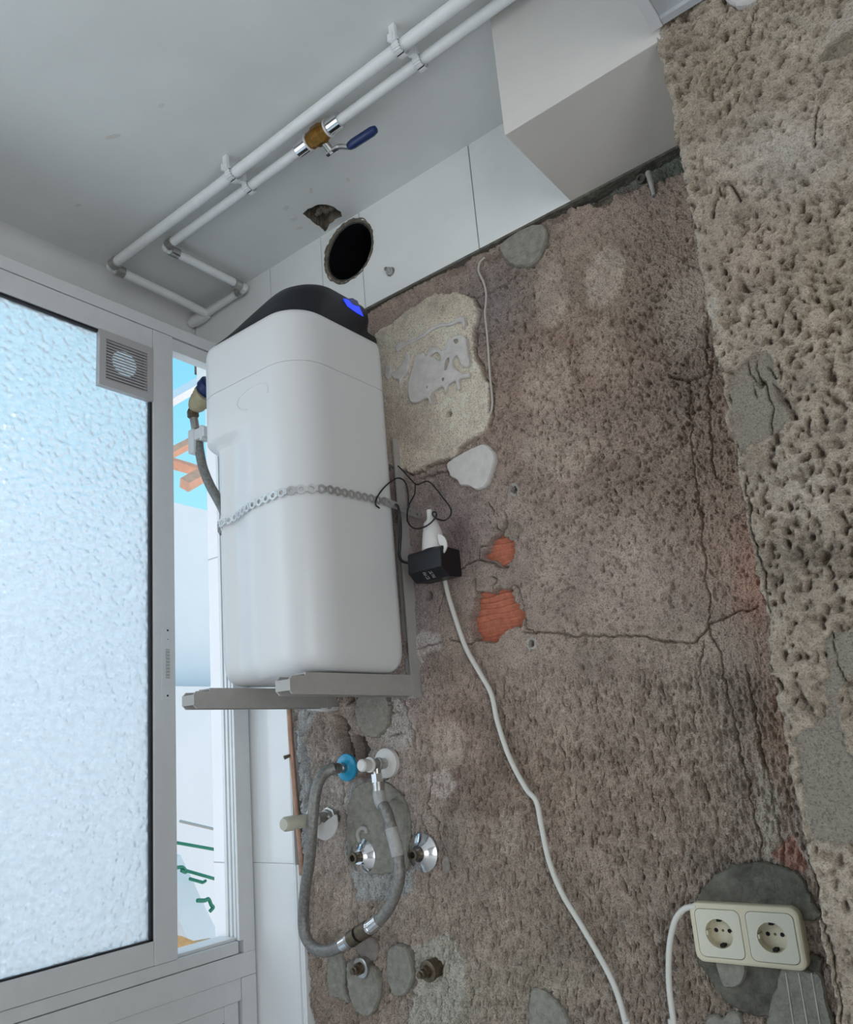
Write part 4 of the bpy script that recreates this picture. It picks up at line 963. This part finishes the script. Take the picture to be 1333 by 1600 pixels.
# ------------------------------------------------------------------ power supply hanging beside it
yc = 1.188
c0 = on_y(671, 800, yc); c1 = on_y(679, 858, yc); axd = Vector((c1.x-c0.x, 0, c1.z-c0.z)).normalized(); Lc = (c1-c0).length
plug = thing('extension_socket', 'white cable socket hanging on the wall above the black adapter', 'socket', c1)
mb = MB(); mb.lathe(c0-axd*.004, axd, [(0, .0052), (.012, .0056), (.020, .0075), (.026, .014), (.034, .0155), (.036, .0165), (.050, .0195), (Lc-.002, .0235), (Lc+.006, .0240), (Lc+.006, .021), (Lc, .020)], 24)
mb.obj('shell', 'white', plug)
mb = MB(); e0 = on_y(700, 846, yc-.006); mb.prism(smooth_poly([(e0.x-.012, e0.z+.014), (e0.x+.002, e0.z+.006), (e0.x+.006, e0.z-.012), (e0.x-.003, e0.z-.024), (e0.x-.001, e0.z-.010), (e0.x-.010, e0.z-.006)], 3), [], plane_y, yc-.020, yc-.017); mb.obj('flap', 'white', plug)
# adapter block
ad = thing('power_adapter', 'small black power adapter with grey print plugged under the white socket', 'adapter', on_y(666, 905, 1.19))
u0 = on_y(640, 868, 1.165); u1 = on_y(692, 868, 1.165); zt_ = on_y(668, 858, 1.165).z; zb_ = on_y(668, 905, 1.165).z
yF_, yB_ = 1.158, 1.222; x0, x1 = u0.x-.002, u1.x; zm = zb_+.017
prof = [(yB_, zb_+.004), (yF_+.022, zb_), (yF_, zm), (yF_+.002, zt_-.004), (yF_+.008, zt_), (yB_, zt_)]
mb = MB(); mb.prism(prof, [], plane_x, x0, x1); adb = mb.obj('case', 'black', ad); bv = adb.modifiers.new('b', 'BEVEL'); bv.width = .002; bv.segments = 2; bv.limit_method = 'ANGLE'
# printed marks on the slanted underside
n0 = Vector((0, yF_+.022, zb_)); n1 = Vector((0, yF_, zm)); vv = (n1-n0).normalized(); nm = Vector((0, -vv.z, vv.y))*1.0
if nm.z > 0: nm = -nm
def glyph(cx, cv, strokes, h=.0065):
    mb = MB()
    for stt in strokes:
        P = [Vector((x0, 0, 0))*1+Vector((cx+a*h*.8, 0, 0))+n0+vv*(cv+b*h)+nm*.0003 for a, b in stt]
        mb.tube(P, .00050, 5)
    mb.obj('print_mark', 'grey', adb)
w_ = x1-x0
glyph(w_*.40, .0150, [[(0,0),(1,0)],[(0,.0),(.0,.5),(1,.5),(1,1),(0,1)]]); glyph(w_*.58, .0150, [[(0,0),(1,1),(1,0)],[(0,0),(0,1)]])
glyph(w_*.40, .0055, [[(0,1),(0,0),(1,0),(1,1)]]); glyph(w_*.58, .0055, [[(0,1),(1,1),(1,.5),(0,.5)],[(0,.5),(0,0),(1,0)]])
# its thin black lead
blk = thing('black_lead', 'thin black lead looped between the white tank and the adapter', 'cable', on_y(650, 757, 1.2))
def mix(pts):
    out = []
    for x, y, q in pts: out.append(on_x(x, y, TXR+.006) if q == 't' else on_y(x, y, q))
    return out
MB().tube(smooth_path(mix([(622,728,'t'),(632,738,1.19),(643,750,1.19),(652,757,1.19),(668,752,1.185),(680,762,1.185),(694,780,1.185),(704,794,1.19),(704,805,1.195),(695,813,1.19),(684,811,1.175),(677,806,1.170),(676,801,1.170),(680,800,1.170),(682,804,1.168),(678,812,1.165),(666,822,1.165),(650,826,1.17),(640,820,1.18),(636,808,1.185),(638,790,1.19),(637,765,1.19),(632,752,1.185),(624,747,1.17),(614,750,'t'),(600,762,'t'),(590,776,'t'),(587,788,'t'),(593,794,'t')]), 5), .0016, 8).obj('thin_lead', 'cord_b', blk)
MB().tube(smooth_path(mix([(649,757,1.192),(648,772,1.195),(641,785,1.2),(637,800,1.2),(636,815,1.205)]), 5), .0014, 8).obj('thin_lead', 'cord_b', blk)
MB().tube(smooth_path(mix([(617,788,'t'),(622,792,1.17),(625,808,1.172),(626,830,1.18),(625,852,1.185),(624,868,1.185),(629,877,1.185),(640,880,1.185)]), 6), .0028, 10).obj('thick_lead', 'cord_b', blk)
# white mains cords
cw = [(692,885,1.225),(698,920,1.228),(709,958,1.226),(728,1012,1.224),(752,1055,1.226),(768,1085,1.227),(778,1130,1.226),(797,1185,1.224),(822,1232,1.222),(838,1252,1.220),(846,1290,1.221),(858,1345,1.223),(878,1395,1.224),(905,1440,1.224),(940,1500,1.222),(962,1545,1.220),(978,1600,1.218),(985,1650,1.215)]
p_ = MB().tube(smooth_path([on_y(*q) for q in cw]+[Vector((-.62, 1.2, .40)), Vector((-.62, 1.2, .01))], 6), .0046, 12).obj('mains_cord', 'cord_w'); tag(p_, 'white mains cord running down from the adapter across the render', 'cable')
cs = [(1088,1416,1.222),(1070,1420,1.222),(1056,1436,1.221),(1048,1465,1.222),(1045,1500,1.222),(1046,1545,1.222),(1053,1600,1.22),(1058,1650,1.218)]
p_ = MB().tube(smooth_path([on_y(*q) for q in cs]+[Vector((-.50, 1.21, .40)), Vector((-.50, 1.2, .01))], 6), .0044, 12).obj('mains_cord', 'cord_w'); tag(p_, 'white mains cord curving down from the left of the double socket', 'cable')
wr = [(758,402),(750,410),(748,424),(756,442),(760,462),(758,490),(761,520),(764,560),(766,590),(769,620),(769,636),(766,648)]
p_ = MB().tube(smooth_path([on_y(x, y, WC-.006) for x, y in wr], 5), .0022, 8).obj('painted_wire', 'wire'); tag(p_, 'thin paint-covered wire hanging down from the tiles over the plaster square', 'wire')

# ------------------------------------------------------------------ double wall socket
SX0, SX1, SZ0, SZ1 = -.4885, -.3375, EYE-.3305, EYE-.2505
so = thing('double_socket', 'ivory double wall socket screwed to the render by the pillar', 'socket', ((SX0+SX1)/2, WC, SZ0))
def rr2(x0, x1, z0, z1, r, n=8):
    out = []
    for cx, cz, a0 in ((x1-r, z0+r, -90), (x1-r, z1-r, 0), (x0+r, z1-r, 90), (x0+r, z0+r, 180)):
        for i in range(n+1): a = math.radians(a0+90*i/n); out.append((cx+r*math.cos(a), cz+r*math.sin(a)))
    return out
sy = WC-.0215; gp = .0045; xm = (SX0+SX1)/2
ia = (SX0+.0075, xm-.0035, SZ0+.0075, SZ1-.0075); ib = (xm+.0035, SX1-.0075, SZ0+.0075, SZ1-.0075)
def bevel_plate(mb, x0, x1, z0, z1, r, holes, y0, y1, bv):
    A_ = rr2(x0+bv, x1-bv, z0+bv, z1-bv, max(r-bv, .001)); B_ = rr2(x0+bv*.3, x1-bv*.3, z0+bv*.3, z1-bv*.3, r-bv*.3); C_ = rr2(x0, x1, z0, z1, r)
    loops = [A_]+holes; flat = [p for q in loops for p in q]; tri = tessellate_polygon([[Vector((p[0], p[1], 0)) for p in q] for q in loops])
    n = len(A_); v = [(p[0], y0, p[1]) for p in flat]; m = len(v)
    v += [(p[0], y0+bv*.3, p[1]) for p in B_]+[(p[0], y0+bv, p[1]) for p in C_]+[(p[0], y1, p[1]) for p in C_]; f = [tuple(t) for t in tri]
    for i in range(n):
        j = (i+1) % n; f += [(i, j, m+j, m+i), (m+i, m+j, m+n+j, m+n+i), (m+n+i, m+n+j, m+2*n+j, m+2*n+i)]
    off = n
    for h in holes:
        b0 = len(v); q = len(h); v += [(p[0], y0+.006, p[1]) for p in h]
        for i in range(q): f.append((off+i, off+(i+1) % q, b0+(i+1) % q, b0+i))
        off += q
    mb.add(v, f); return mb
mb = MB(); bevel_plate(mb, SX0, SX1, SZ0, SZ1, .0125, [rr2(*q, .009) for q in (ia, ib)], sy, WC+.002, .004); mb.obj('frame', 'socket', so)
MB().box((SX0+.006, sy+.0172, SZ0+.006), (SX1-.006, WC+.012, SZ1-.006)).obj('back_box', 'socket', so, fixn=False)
for q in (ia, ib):
    x0, x1, z0, z1 = q; cx = (x0+x1)/2; cz = (z0+z1)/2; g = .0006; R1 = .0195
    circ = [(cx+R1*math.cos(2*math.pi*k/36), cz+R1*math.sin(2*math.pi*k/36)) for k in range(36)]
    mb = MB(); bevel_plate(mb, x0+g, x1-g, z0+g, z1-g, .0085, [circ], sy-.0008, sy+.008, .001); ins = mb.obj('insert', 'socket_i', so)
    mb = MB(); v = []; f = []; n = 36
    for rad, y in ((R1, sy-.0008), (R1-.0006, sy+.0155), (.00001, sy+.0155)):
        for k in range(n): a = 2*math.pi*k/n; v.append((cx+rad*math.cos(a), y, cz+rad*math.sin(a)))
    for i in range(2):
        for k in range(n): f.append((i*n+k, i*n+(k+1) % n, (i+1)*n+(k+1) % n, (i+1)*n+k))
    mb.add(v, f, True); mb.obj('well', 'socket', ins, fixn=False)
    for dx, r in ((-.0095, .0029), (.0095, .0029)): MB().lathe((cx+dx, sy+.0155, cz+.001), (0,-1,0), [(0, r), (.0004, r)], 14).obj('pin_hole', 'hole', ins)
    MB().lathe((cx, sy+.0155, cz+.001), (0,-1,0), [(0, .0019), (.0005, .0016)], 12).obj('screw', 'brass_d', ins)
    for sg in (-1, 1): MB().box((cx-.0028, sy+.003, cz+sg*(R1-.001)), (cx+.0028, sy+.015, cz+sg*(R1-.0045))).obj('earth_clip', 'hole', ins)
    for sg in (-1, 1): MB().box((cx+sg*(R1-.0004), sy+.0005, cz-.003), (cx+sg*(R1-.003), sy+.015, cz+.003)).obj('key_rib', 'socket', ins)
# ------------------------------------------------------------------ water points on the lower wall
def flange(name, px, py, R, m, label, cat, stub=None, stub_m='brass_d', cone=.018, Y=WC-.003, group=None):
    p = on_y(px, py, Y); t = thing(name, label, cat, p, group)
    MB().lathe(p, (0,-1,0), [(0, R), (.0035, R), (.005, R*.97), (cone*.55, R*.62), (cone, R*.42), (cone, R*.36)], 32).obj('cover_plate', m, t)
    if stub:
        MB().lathe(p+Vector((0,-cone*.8,0)), (0,-1,0), [(0, .0095), (stub-.008, .0095), (stub-.006, .0105), (stub, .0105), (stub, .0062), (stub-.006, .006)], 20).obj('stub', stub_m, t)
        MB().lathe(p+Vector((0,-cone*.8-stub+.0058,0)), (0,-1,0), [(0, .0058), (.0005, .0058)], 16).obj('bore', 'hole', t)
    return t, p
G = 'chrome cover plates of the capped water outlets'
t1, p1 = flange('water_outlet', 569, 1337, .0335, 'chrome', 'chrome cone cover plate with brass stub inside the hose loop', 'pipe fitting', .020, group=G)
t2, p2 = flange('water_outlet', 662, 1332, .0355, 'chrome', 'chrome cone cover plate with brass stub right of the hose', 'pipe fitting', .020, group=G)
# hook of old pipe above the first plate
a = [on_y(x, y, WC-.010) for x, y in ((562,1316),(559,1304),(563,1295),(571,1295),(573,1302))]
p_ = MB().tube(smooth_path(a, 4), .004, 8).obj('bent_wire', 'steel'); tag(p_, 'small grey hooked stub above the cover plate inside the hose loop', 'hook')
# blue plate and hose
tb_, pb_ = flange('blue_outlet', 543, 1199, .0275, 'cyan', 'bright blue round cover plate where the grey hose starts', 'pipe fitting', None, cone=.011)
MB().lathe(pb_+Vector((0,-.009,0)), (0,-1,0), [(0, .0105), (.012, .0105), (.012, .0085), (.018, .0085), (.018, .0108), (.034, .0108)], 18).obj('union', 'chrome_d', tb_)
# angle valve
pv = on_y(607, 1192, WC-.003)
av = thing('angle_valve', 'chrome angle valve with white cap and white wall plate right of the blue plate', 'valve', pv)
MB().lathe(pv, (0,-1,0), [(0, .0285), (.010, .0285), (.012, .026), (.013, .012)], 28).obj('cover_plate', 'white', av)
MB().lathe(pv+Vector((0,-.010,0)), (0,-1,0), [(0, .0105), (.016, .0105), (.017, .0125), (.024, .0125), (.025, .0105), (.046, .0100)], 20).obj('body', 'chrome_d', av)
MB().lathe(pv+Vector((0,-.050,0)), (0,-1,0), [(0, .0085), (.004, .0145), (.007, .0145), (.008, .0100), (.012, .0115), (.028, .0118), (.031, .0095)], 20).obj('cap', 'white', av)
po = pv+Vector((0,-.036,0))
MB().lathe(po, (0.02, 0, -1), [(.006, .0085), (.018, .0085)], 16).obj('outlet', 'chrome_d', av)
MB().lathe(po+Vector((0,0,-.018)), (0.05, 0, -1), [(0, .0115), (.016, .0115)], 6, False).obj('hex_nut', 'chrome', av)
# the hose itself
hp = [(524,1200,1.192),(510,1206,1.180),(499,1220,1.166),(492,1246,1.155),(488,1290,1.150),(484,1340,1.158),(477,1390,1.174),(474,1430,1.186),(476,1458,1.186),(487,1478,1.186),(505,1486,1.186),(525,1482,1.186),(545,1470,1.186),(566,1456,1.186),(586,1443,1.186),(604,1424,1.186),(617,1398,1.186),(624,1370,1.186),(622,1338,1.188),(613,1300,1.190),(604,1268,1.192),(598,1245,1.195),(595,1232,1.197)]
HP = smooth_path([on_y(*q) for q in hp[:-2]]+[po+Vector((.007, -.004, -.066)), po+Vector((.0017, 0, -.0345))], 6)
hz = thing('flexible_hose', 'grey braided flexible hose looping between the blue plate and angle valve', 'hose', on_y(487, 1486, 1.186))
MB().tube(HP, .0112, 14).obj('braid', 'hose', hz)
def seg_on(i0, i1, r0, m, name, prof=None):
    P = HP[i0:i1+1]; MB().tube(P, r0 if not prof else prof, 16, smooth=True).obj(name, m, hz)
seg_on(69, 72, .0128, 'chrome', 'ferrule'); seg_on(72, 73, .0142, 'chrome_d', 'ferrule_ring'); seg_on(73, 76, .0148, 'brass_d', 'coupling_nut'); seg_on(76, 77, .0115, 'hole', 'joint'); seg_on(77, 81, .0150, 'brass_d', 'coupling_nut'); seg_on(81, 82, .0138, 'chrome', 'ferrule_ring'); seg_on(82, 86, .0130, 'chrome', 'ferrule')
seg_on(108, 115, .0122, 'grey', 'sleeve'); seg_on(123, 129, .0123, 'grey', 'sleeve'); seg_on(129, 132, .0118, 'chrome_d', 'ferrule')
# capped stubs lower down
def capped(px, py, label, m, rot):
    p = on_y(px, py, WC); t = thing('capped_pipe', label, 'pipe fitting', p, 'capped brass stubs low on the wall')
    d = Vector((rot, -1, -.05)).normalized()
    MB().lathe(p+d*-.004, d, [(0, .0165), (.018, .0165), (.019, .0185), (.026, .0185), (.027, .0165)], 20).obj('collar', m, t)
    MB().lathe(p+d*.022, d, [(0, .0115), (.010, .0115), (.010, .008), (.018, .008), (.019, .0055), (.024, .0055)], 8).obj('plug', 'brass_d', t)
capped(576, 1507, 'capped pipe stub with pale collar over the leaf-shaped cement dab', 'chrome_d', -.05); capped(680, 1512, 'dark brass capped pipe stub alone in the bare render at the bottom', 'brass_d', -.05)
# wall tap stub with broken cover
pt = on_y(523, 1275, WC)
tp = thing('cream_pipe_stub', 'cream plastic pipe stub sticking out through a broken white cover', 'pipe fitting', pt)
MB().lathe(pt, (0,-1,0), [(-.01, .014), (.012, .014), (.013, .019), (.020, .0195), (.021, .016), (.030, .016)], 8, False).obj('hex_nut', 'chrome_d', tp)
MB().lathe(pt+Vector((0,-.028,0)), (0,-1,0), [(0, .0125), (.030, .0125)], 18).obj('collar', 'chrome_d', tp)
MB().lathe(pt+Vector((0,-.055,0)), (0,-1,0), [(0, .0128), (.060, .0128), (.0605, .0142), (.080, .0142), (.086, .011)], 20).obj('pipe', 'cream', tp)
c0 = on_y(505, 1290, 1.190)
hlf = [(c0.x+.036*math.cos(math.radians(a)), c0.z+.008+.036*math.sin(math.radians(a))) for a in range(-160, 21, 12)]+[(c0.x+.014, c0.z+.012), (c0.x, c0.z+.004), (c0.x-.014, c0.z+.010)]
mb = MB(); mb.prism(hlf, [], plane_y, 1.192, 1.196); mb.obj('broken_cover', 'white', tp)
c1 = on_y(484, 1290, 1.176); wing = [(c1.x+x, c1.z+z) for x, z in ((-.016, .016), (-.006, .030), (.006, .028), (.014, .0), (.012, -.030), (-.004, -.014), (-.012, -.002))]
mb = MB(); mb.prism(smooth_poly(wing, 3), [[(c1.x-.004+.0035*math.cos(2*math.pi*k/12), c1.z-.004+.005*math.sin(2*math.pi*k/12)) for k in range(12)]], plane_y, 1.178, 1.182); mb.obj('broken_cover', 'white', tp)
# copper pipes in the slot beside the tiles
cp = MB().tube(smooth_path([on_y(x, y, 1.232) for x, y in ((449,1075),(452,1110),(455,1160),(459,1210),(463,1260),(468,1310),(472,1352))], 4), .0062, 12).obj('copper_pipe', 'copper'); tag(cp, 'bright copper pipe running down the slot beside the white tiles', 'pipe')
MB().lathe(on_y(471.5, 1352, 1.232), (.04, 0, -1), [(0, .0072), (.018, .0072), (.020, .004)], 12).obj('sleeve', 'copper', cp)
cp = MB().tube([on_y(454, 1160, 1.243), on_y(457, 1240, 1.243), on_y(460.5, 1350, 1.243)], [.007, .0065, .003], 10).obj('copper_pipe', 'rust'); tag(cp, 'dark tarnished copper pipe behind the bright one in the slot', 'pipe')
a = on_y(454, 1180, 1.228); b = on_y(444, 1184, 1.215)
p_ = MB().tube([a, b], [.003, .0045], 6).obj('copper_spur', 'brass_d'); tag(p_, 'short brown spur poking out from the copper pipe over the tiles', 'pipe fitting')
# anchor left in the recessed strip below the beam
pa = on_y(1016, 275, WC); pz = on_y(1022, 305, WC-.004)
an = thing('wall_anchor', 'grey plastic anchor hanging from the pit under the boxed beam', 'anchor', pa)
MB().tube([on_y(1013, 270, WC-.004), on_y(1016, 280, WC-.008), pz], [.0055, .0050, .0032], 10).obj('plug', 'grey', an)
MB().lathe(on_y(1003, 281, WC+.008), (0,-1,0), [(0, .009), (.006, .009), (.006, .0055), (.002, .005)], 16).obj('ring', 'cement_d', an)

# ------------------------------------------------------------------ ceiling pipes
PZ = CEIL-.030
def pipe_run(name, label, pts, r):
    t = thing(name, label, 'pipe', pts[0], 'white plastic water pipes under the ceiling'); MB().tube(pts, r, 16).obj('pipe_length', 'pipe', t); return t
e1 = on_z(178, 420, PZ); e2 = on_z(262, 389, PZ)
def bow(x0, y0, x1, y1, r, n=10, b=.004):
    out = []
    for i in range(n+1):
        t = i/n; out.append(Vector((x0+(x1-x0)*t, y0+(y1-y0)*t, PZ-b*math.sin(math.pi*t*2.2)**2*.6)))
    return out
r1, r2 = .0112, .0100
A1 = pipe_run('ceiling_pipe', 'upper white water pipe running full length along the ceiling', bow(e1.x+.022, .925, .3, .925, r1), r1)
A2 = pipe_run('ceiling_pipe', 'lower white water pipe carrying the brass ball valve', bow(e2.x+.020, .972, .3, .972, r2), r2)
def elbow(t, p, dx, dy, r):
    c = Vector((p.x, p.y, PZ))
    MB().tube(smooth_path([c+Vector((.022*dx, 0, 0)), c+Vector((.004*dx, .001*dy, 0)), c+Vector((0, .006*dy, 0)), c+Vector((0, .024*dy, 0))], 4), r*1.0, 14).obj('elbow', 'pipe', t)
    MB().lathe(c+Vector((.012*dx, 0, 0)), (dx, 0, 0), [(0, r*1.05), (.001, r*1.22), (.020, r*1.22), (.021, r*1.05)], 20).obj('press_sleeve', 'chrome_d', t)
    MB().lathe(c+Vector((0, .014*dy, 0)), (0, dy, 0), [(0, r*1.05), (.001, r*1.22), (.022, r*1.22), (.023, r*1.05)], 20).obj('press_sleeve', 'chrome_d', t)
E1 = Vector((e1.x, .925, PZ)); E2 = Vector((e2.x, .972, PZ))
elbow(A1, E1, 1, 1, r1); elbow(A2, E2, 1, 1, r2)
MB().tube([E1+Vector((0, .03, 0)), Vector((E1.x-.005, 1.10, PZ)), Vector((E1.x-.008, WT-.02, PZ-.004))], r1, 16).obj('pipe_length', 'pipe', A1)
MB().tube([E2+Vector((0, .03, 0)), Vector((E2.x-.002, WT-.034, PZ))], r2, 16).obj('pipe_length', 'pipe', A2)
E3 = Vector((E2.x-.002, WT-.018, PZ)); elbow(A2, E3, -1, -1, r2)
MB().tube([E3+Vector((-.03, 0, 0)), Vector((LINT+.05, WT-.016, PZ-.004))], r2*.95, 14).obj('pipe_length', 'pipe', A2)
MB().lathe(Vector((LINT+.078, WT-.016, PZ-.004)), (-1,0,0), [(0, .013), (.02, .016), (.05, .016), (.07, .012)], 14).obj('plug', 'pipe', A2)
def clip(t, x, y, r, flip=1):
    mb = MB(); P = []
    for i in range(11):
        a = math.radians(-110+220*i/10-90); P.append((y+(r+.003)*math.cos(a), PZ+(r+.003)*math.sin(a)))
    w_ = .007
    for i in range(10):
        (ya, za), (yb, zb) = P[i], P[i+1]; mb.box((x-w_, min(ya, yb)-.0012, min(za, zb)-.0012), (x+w_, max(ya, yb)+.0012, max(za, zb)+.0012))
    mb.box((x-w_*.9, y-r-.010, PZ-.002), (x+w_*.9, y-r-.002, CEIL+.001), .001); mb.box((x-w_*1.3, y-r-.012, PZ-.001), (x+w_*.3, y-r-.007, PZ+.014), .001)
    mb.obj('pipe_clip', 'pipe', t)
for x, t, y, r in ((-1.10, A1, .925, r1), (-1.105, A2, .972, r2), (-.655, A1, .925, r1), (-.648, A2, .972, r2)): clip(t, x, y, r)
# ball valve
bx = on_z(501, 213, PZ).x; bv = thing('ball_valve', 'brass ball valve with blue lever on the lower ceiling pipe', 'valve', (bx, .972, PZ))
C0 = Vector((bx, .972, PZ))
MB().lathe(C0-Vector((.026,0,0)), (1,0,0), [(0, .0155), (.010, .0165), (.018, .020), (.034, .020), (.042, .0165), (.052, .0155)], 8, False).obj('valve_body', 'brass', bv)
for sg in (-1, 1):
    MB().lathe(C0+Vector((.026*sg,0,0)), (sg,0,0), [(0, .0165), (.002, .0165), (.0025, .0148), (.031, .0148), (.032, .012)], 20).obj('press_sleeve', 'chrome', bv)
    MB().lathe(C0+Vector((.0245*sg,0,0)), (sg,0,0), [(0, .0178), (.0035, .0178)], 20).obj('white_ring', 'white', bv)
D = Vector((.10, .80, -.60)).normalized()          # stem points to the room side, down and away
MB().lathe(C0+D*.016, D, [(0, .0075), (.018, .0075), (.019, .006), (.024, .006)], 12).obj('stem', 'chrome_d', bv)
S0 = C0+D*.036
lev = smooth_path([S0-Vector((.012,0,0)), S0+Vector((.012, 0, 0)), S0+Vector((.024, 0, 0))+D*.004, S0+Vector((.036, 0, 0))+D*.012], 4)
MB().tube(lev, .0052, 8).obj('lever', 'chrome', bv)
g0 = S0+Vector((.034, 0, 0))+D*.011; g1 = g0+Vector((.074, 0, 0))+D*.002
mb = MB(); mb.tube([g0, g0+(g1-g0)*.06, g0+(g1-g0)*.2, g0+(g1-g0)*.85, g0+(g1-g0)*.96, g1], [.004, .0075, .0092, .0092, .007, .002], 14); mb.obj('grip', 'navy', bv)

# ------------------------------------------------------------------ wall cupboard over the pillar
cb = thing('wall_cupboard', 'white wall cupboard whose underside shows at the top edge by the pillar', 'cupboard', (-.25, .8, EYE+.965))
cz = EYE+.962; cx0, cx1, cy0, cy1 = -.262, .40, .66, PIL-.006
MB().box((cx0, cy0, cz), (cx0+.016, cy1, CEIL-.002), .001).obj('side_panel', 'cabinet', cb)
MB().box((cx1-.016, cy0, cz), (cx1, cy1, CEIL-.002), .001).obj('side_panel', 'cabinet', cb)
MB().box((cx0+.0165, cy0+.002, cz+.008), (cx1-.0165, cy1-.012, cz+.024)).obj('bottom_panel', 'shelf', cb)
MB().box((cx0+.0165, cy1-.012, cz+.002), (cx1-.0165, cy1, CEIL-.004)).obj('back_panel', 'shelf', cb)
MB().box((cx0, cy0-.018, cz+.001), (cx1, cy0-.001, CEIL-.004), .001).obj('door', 'cabinet', cb)
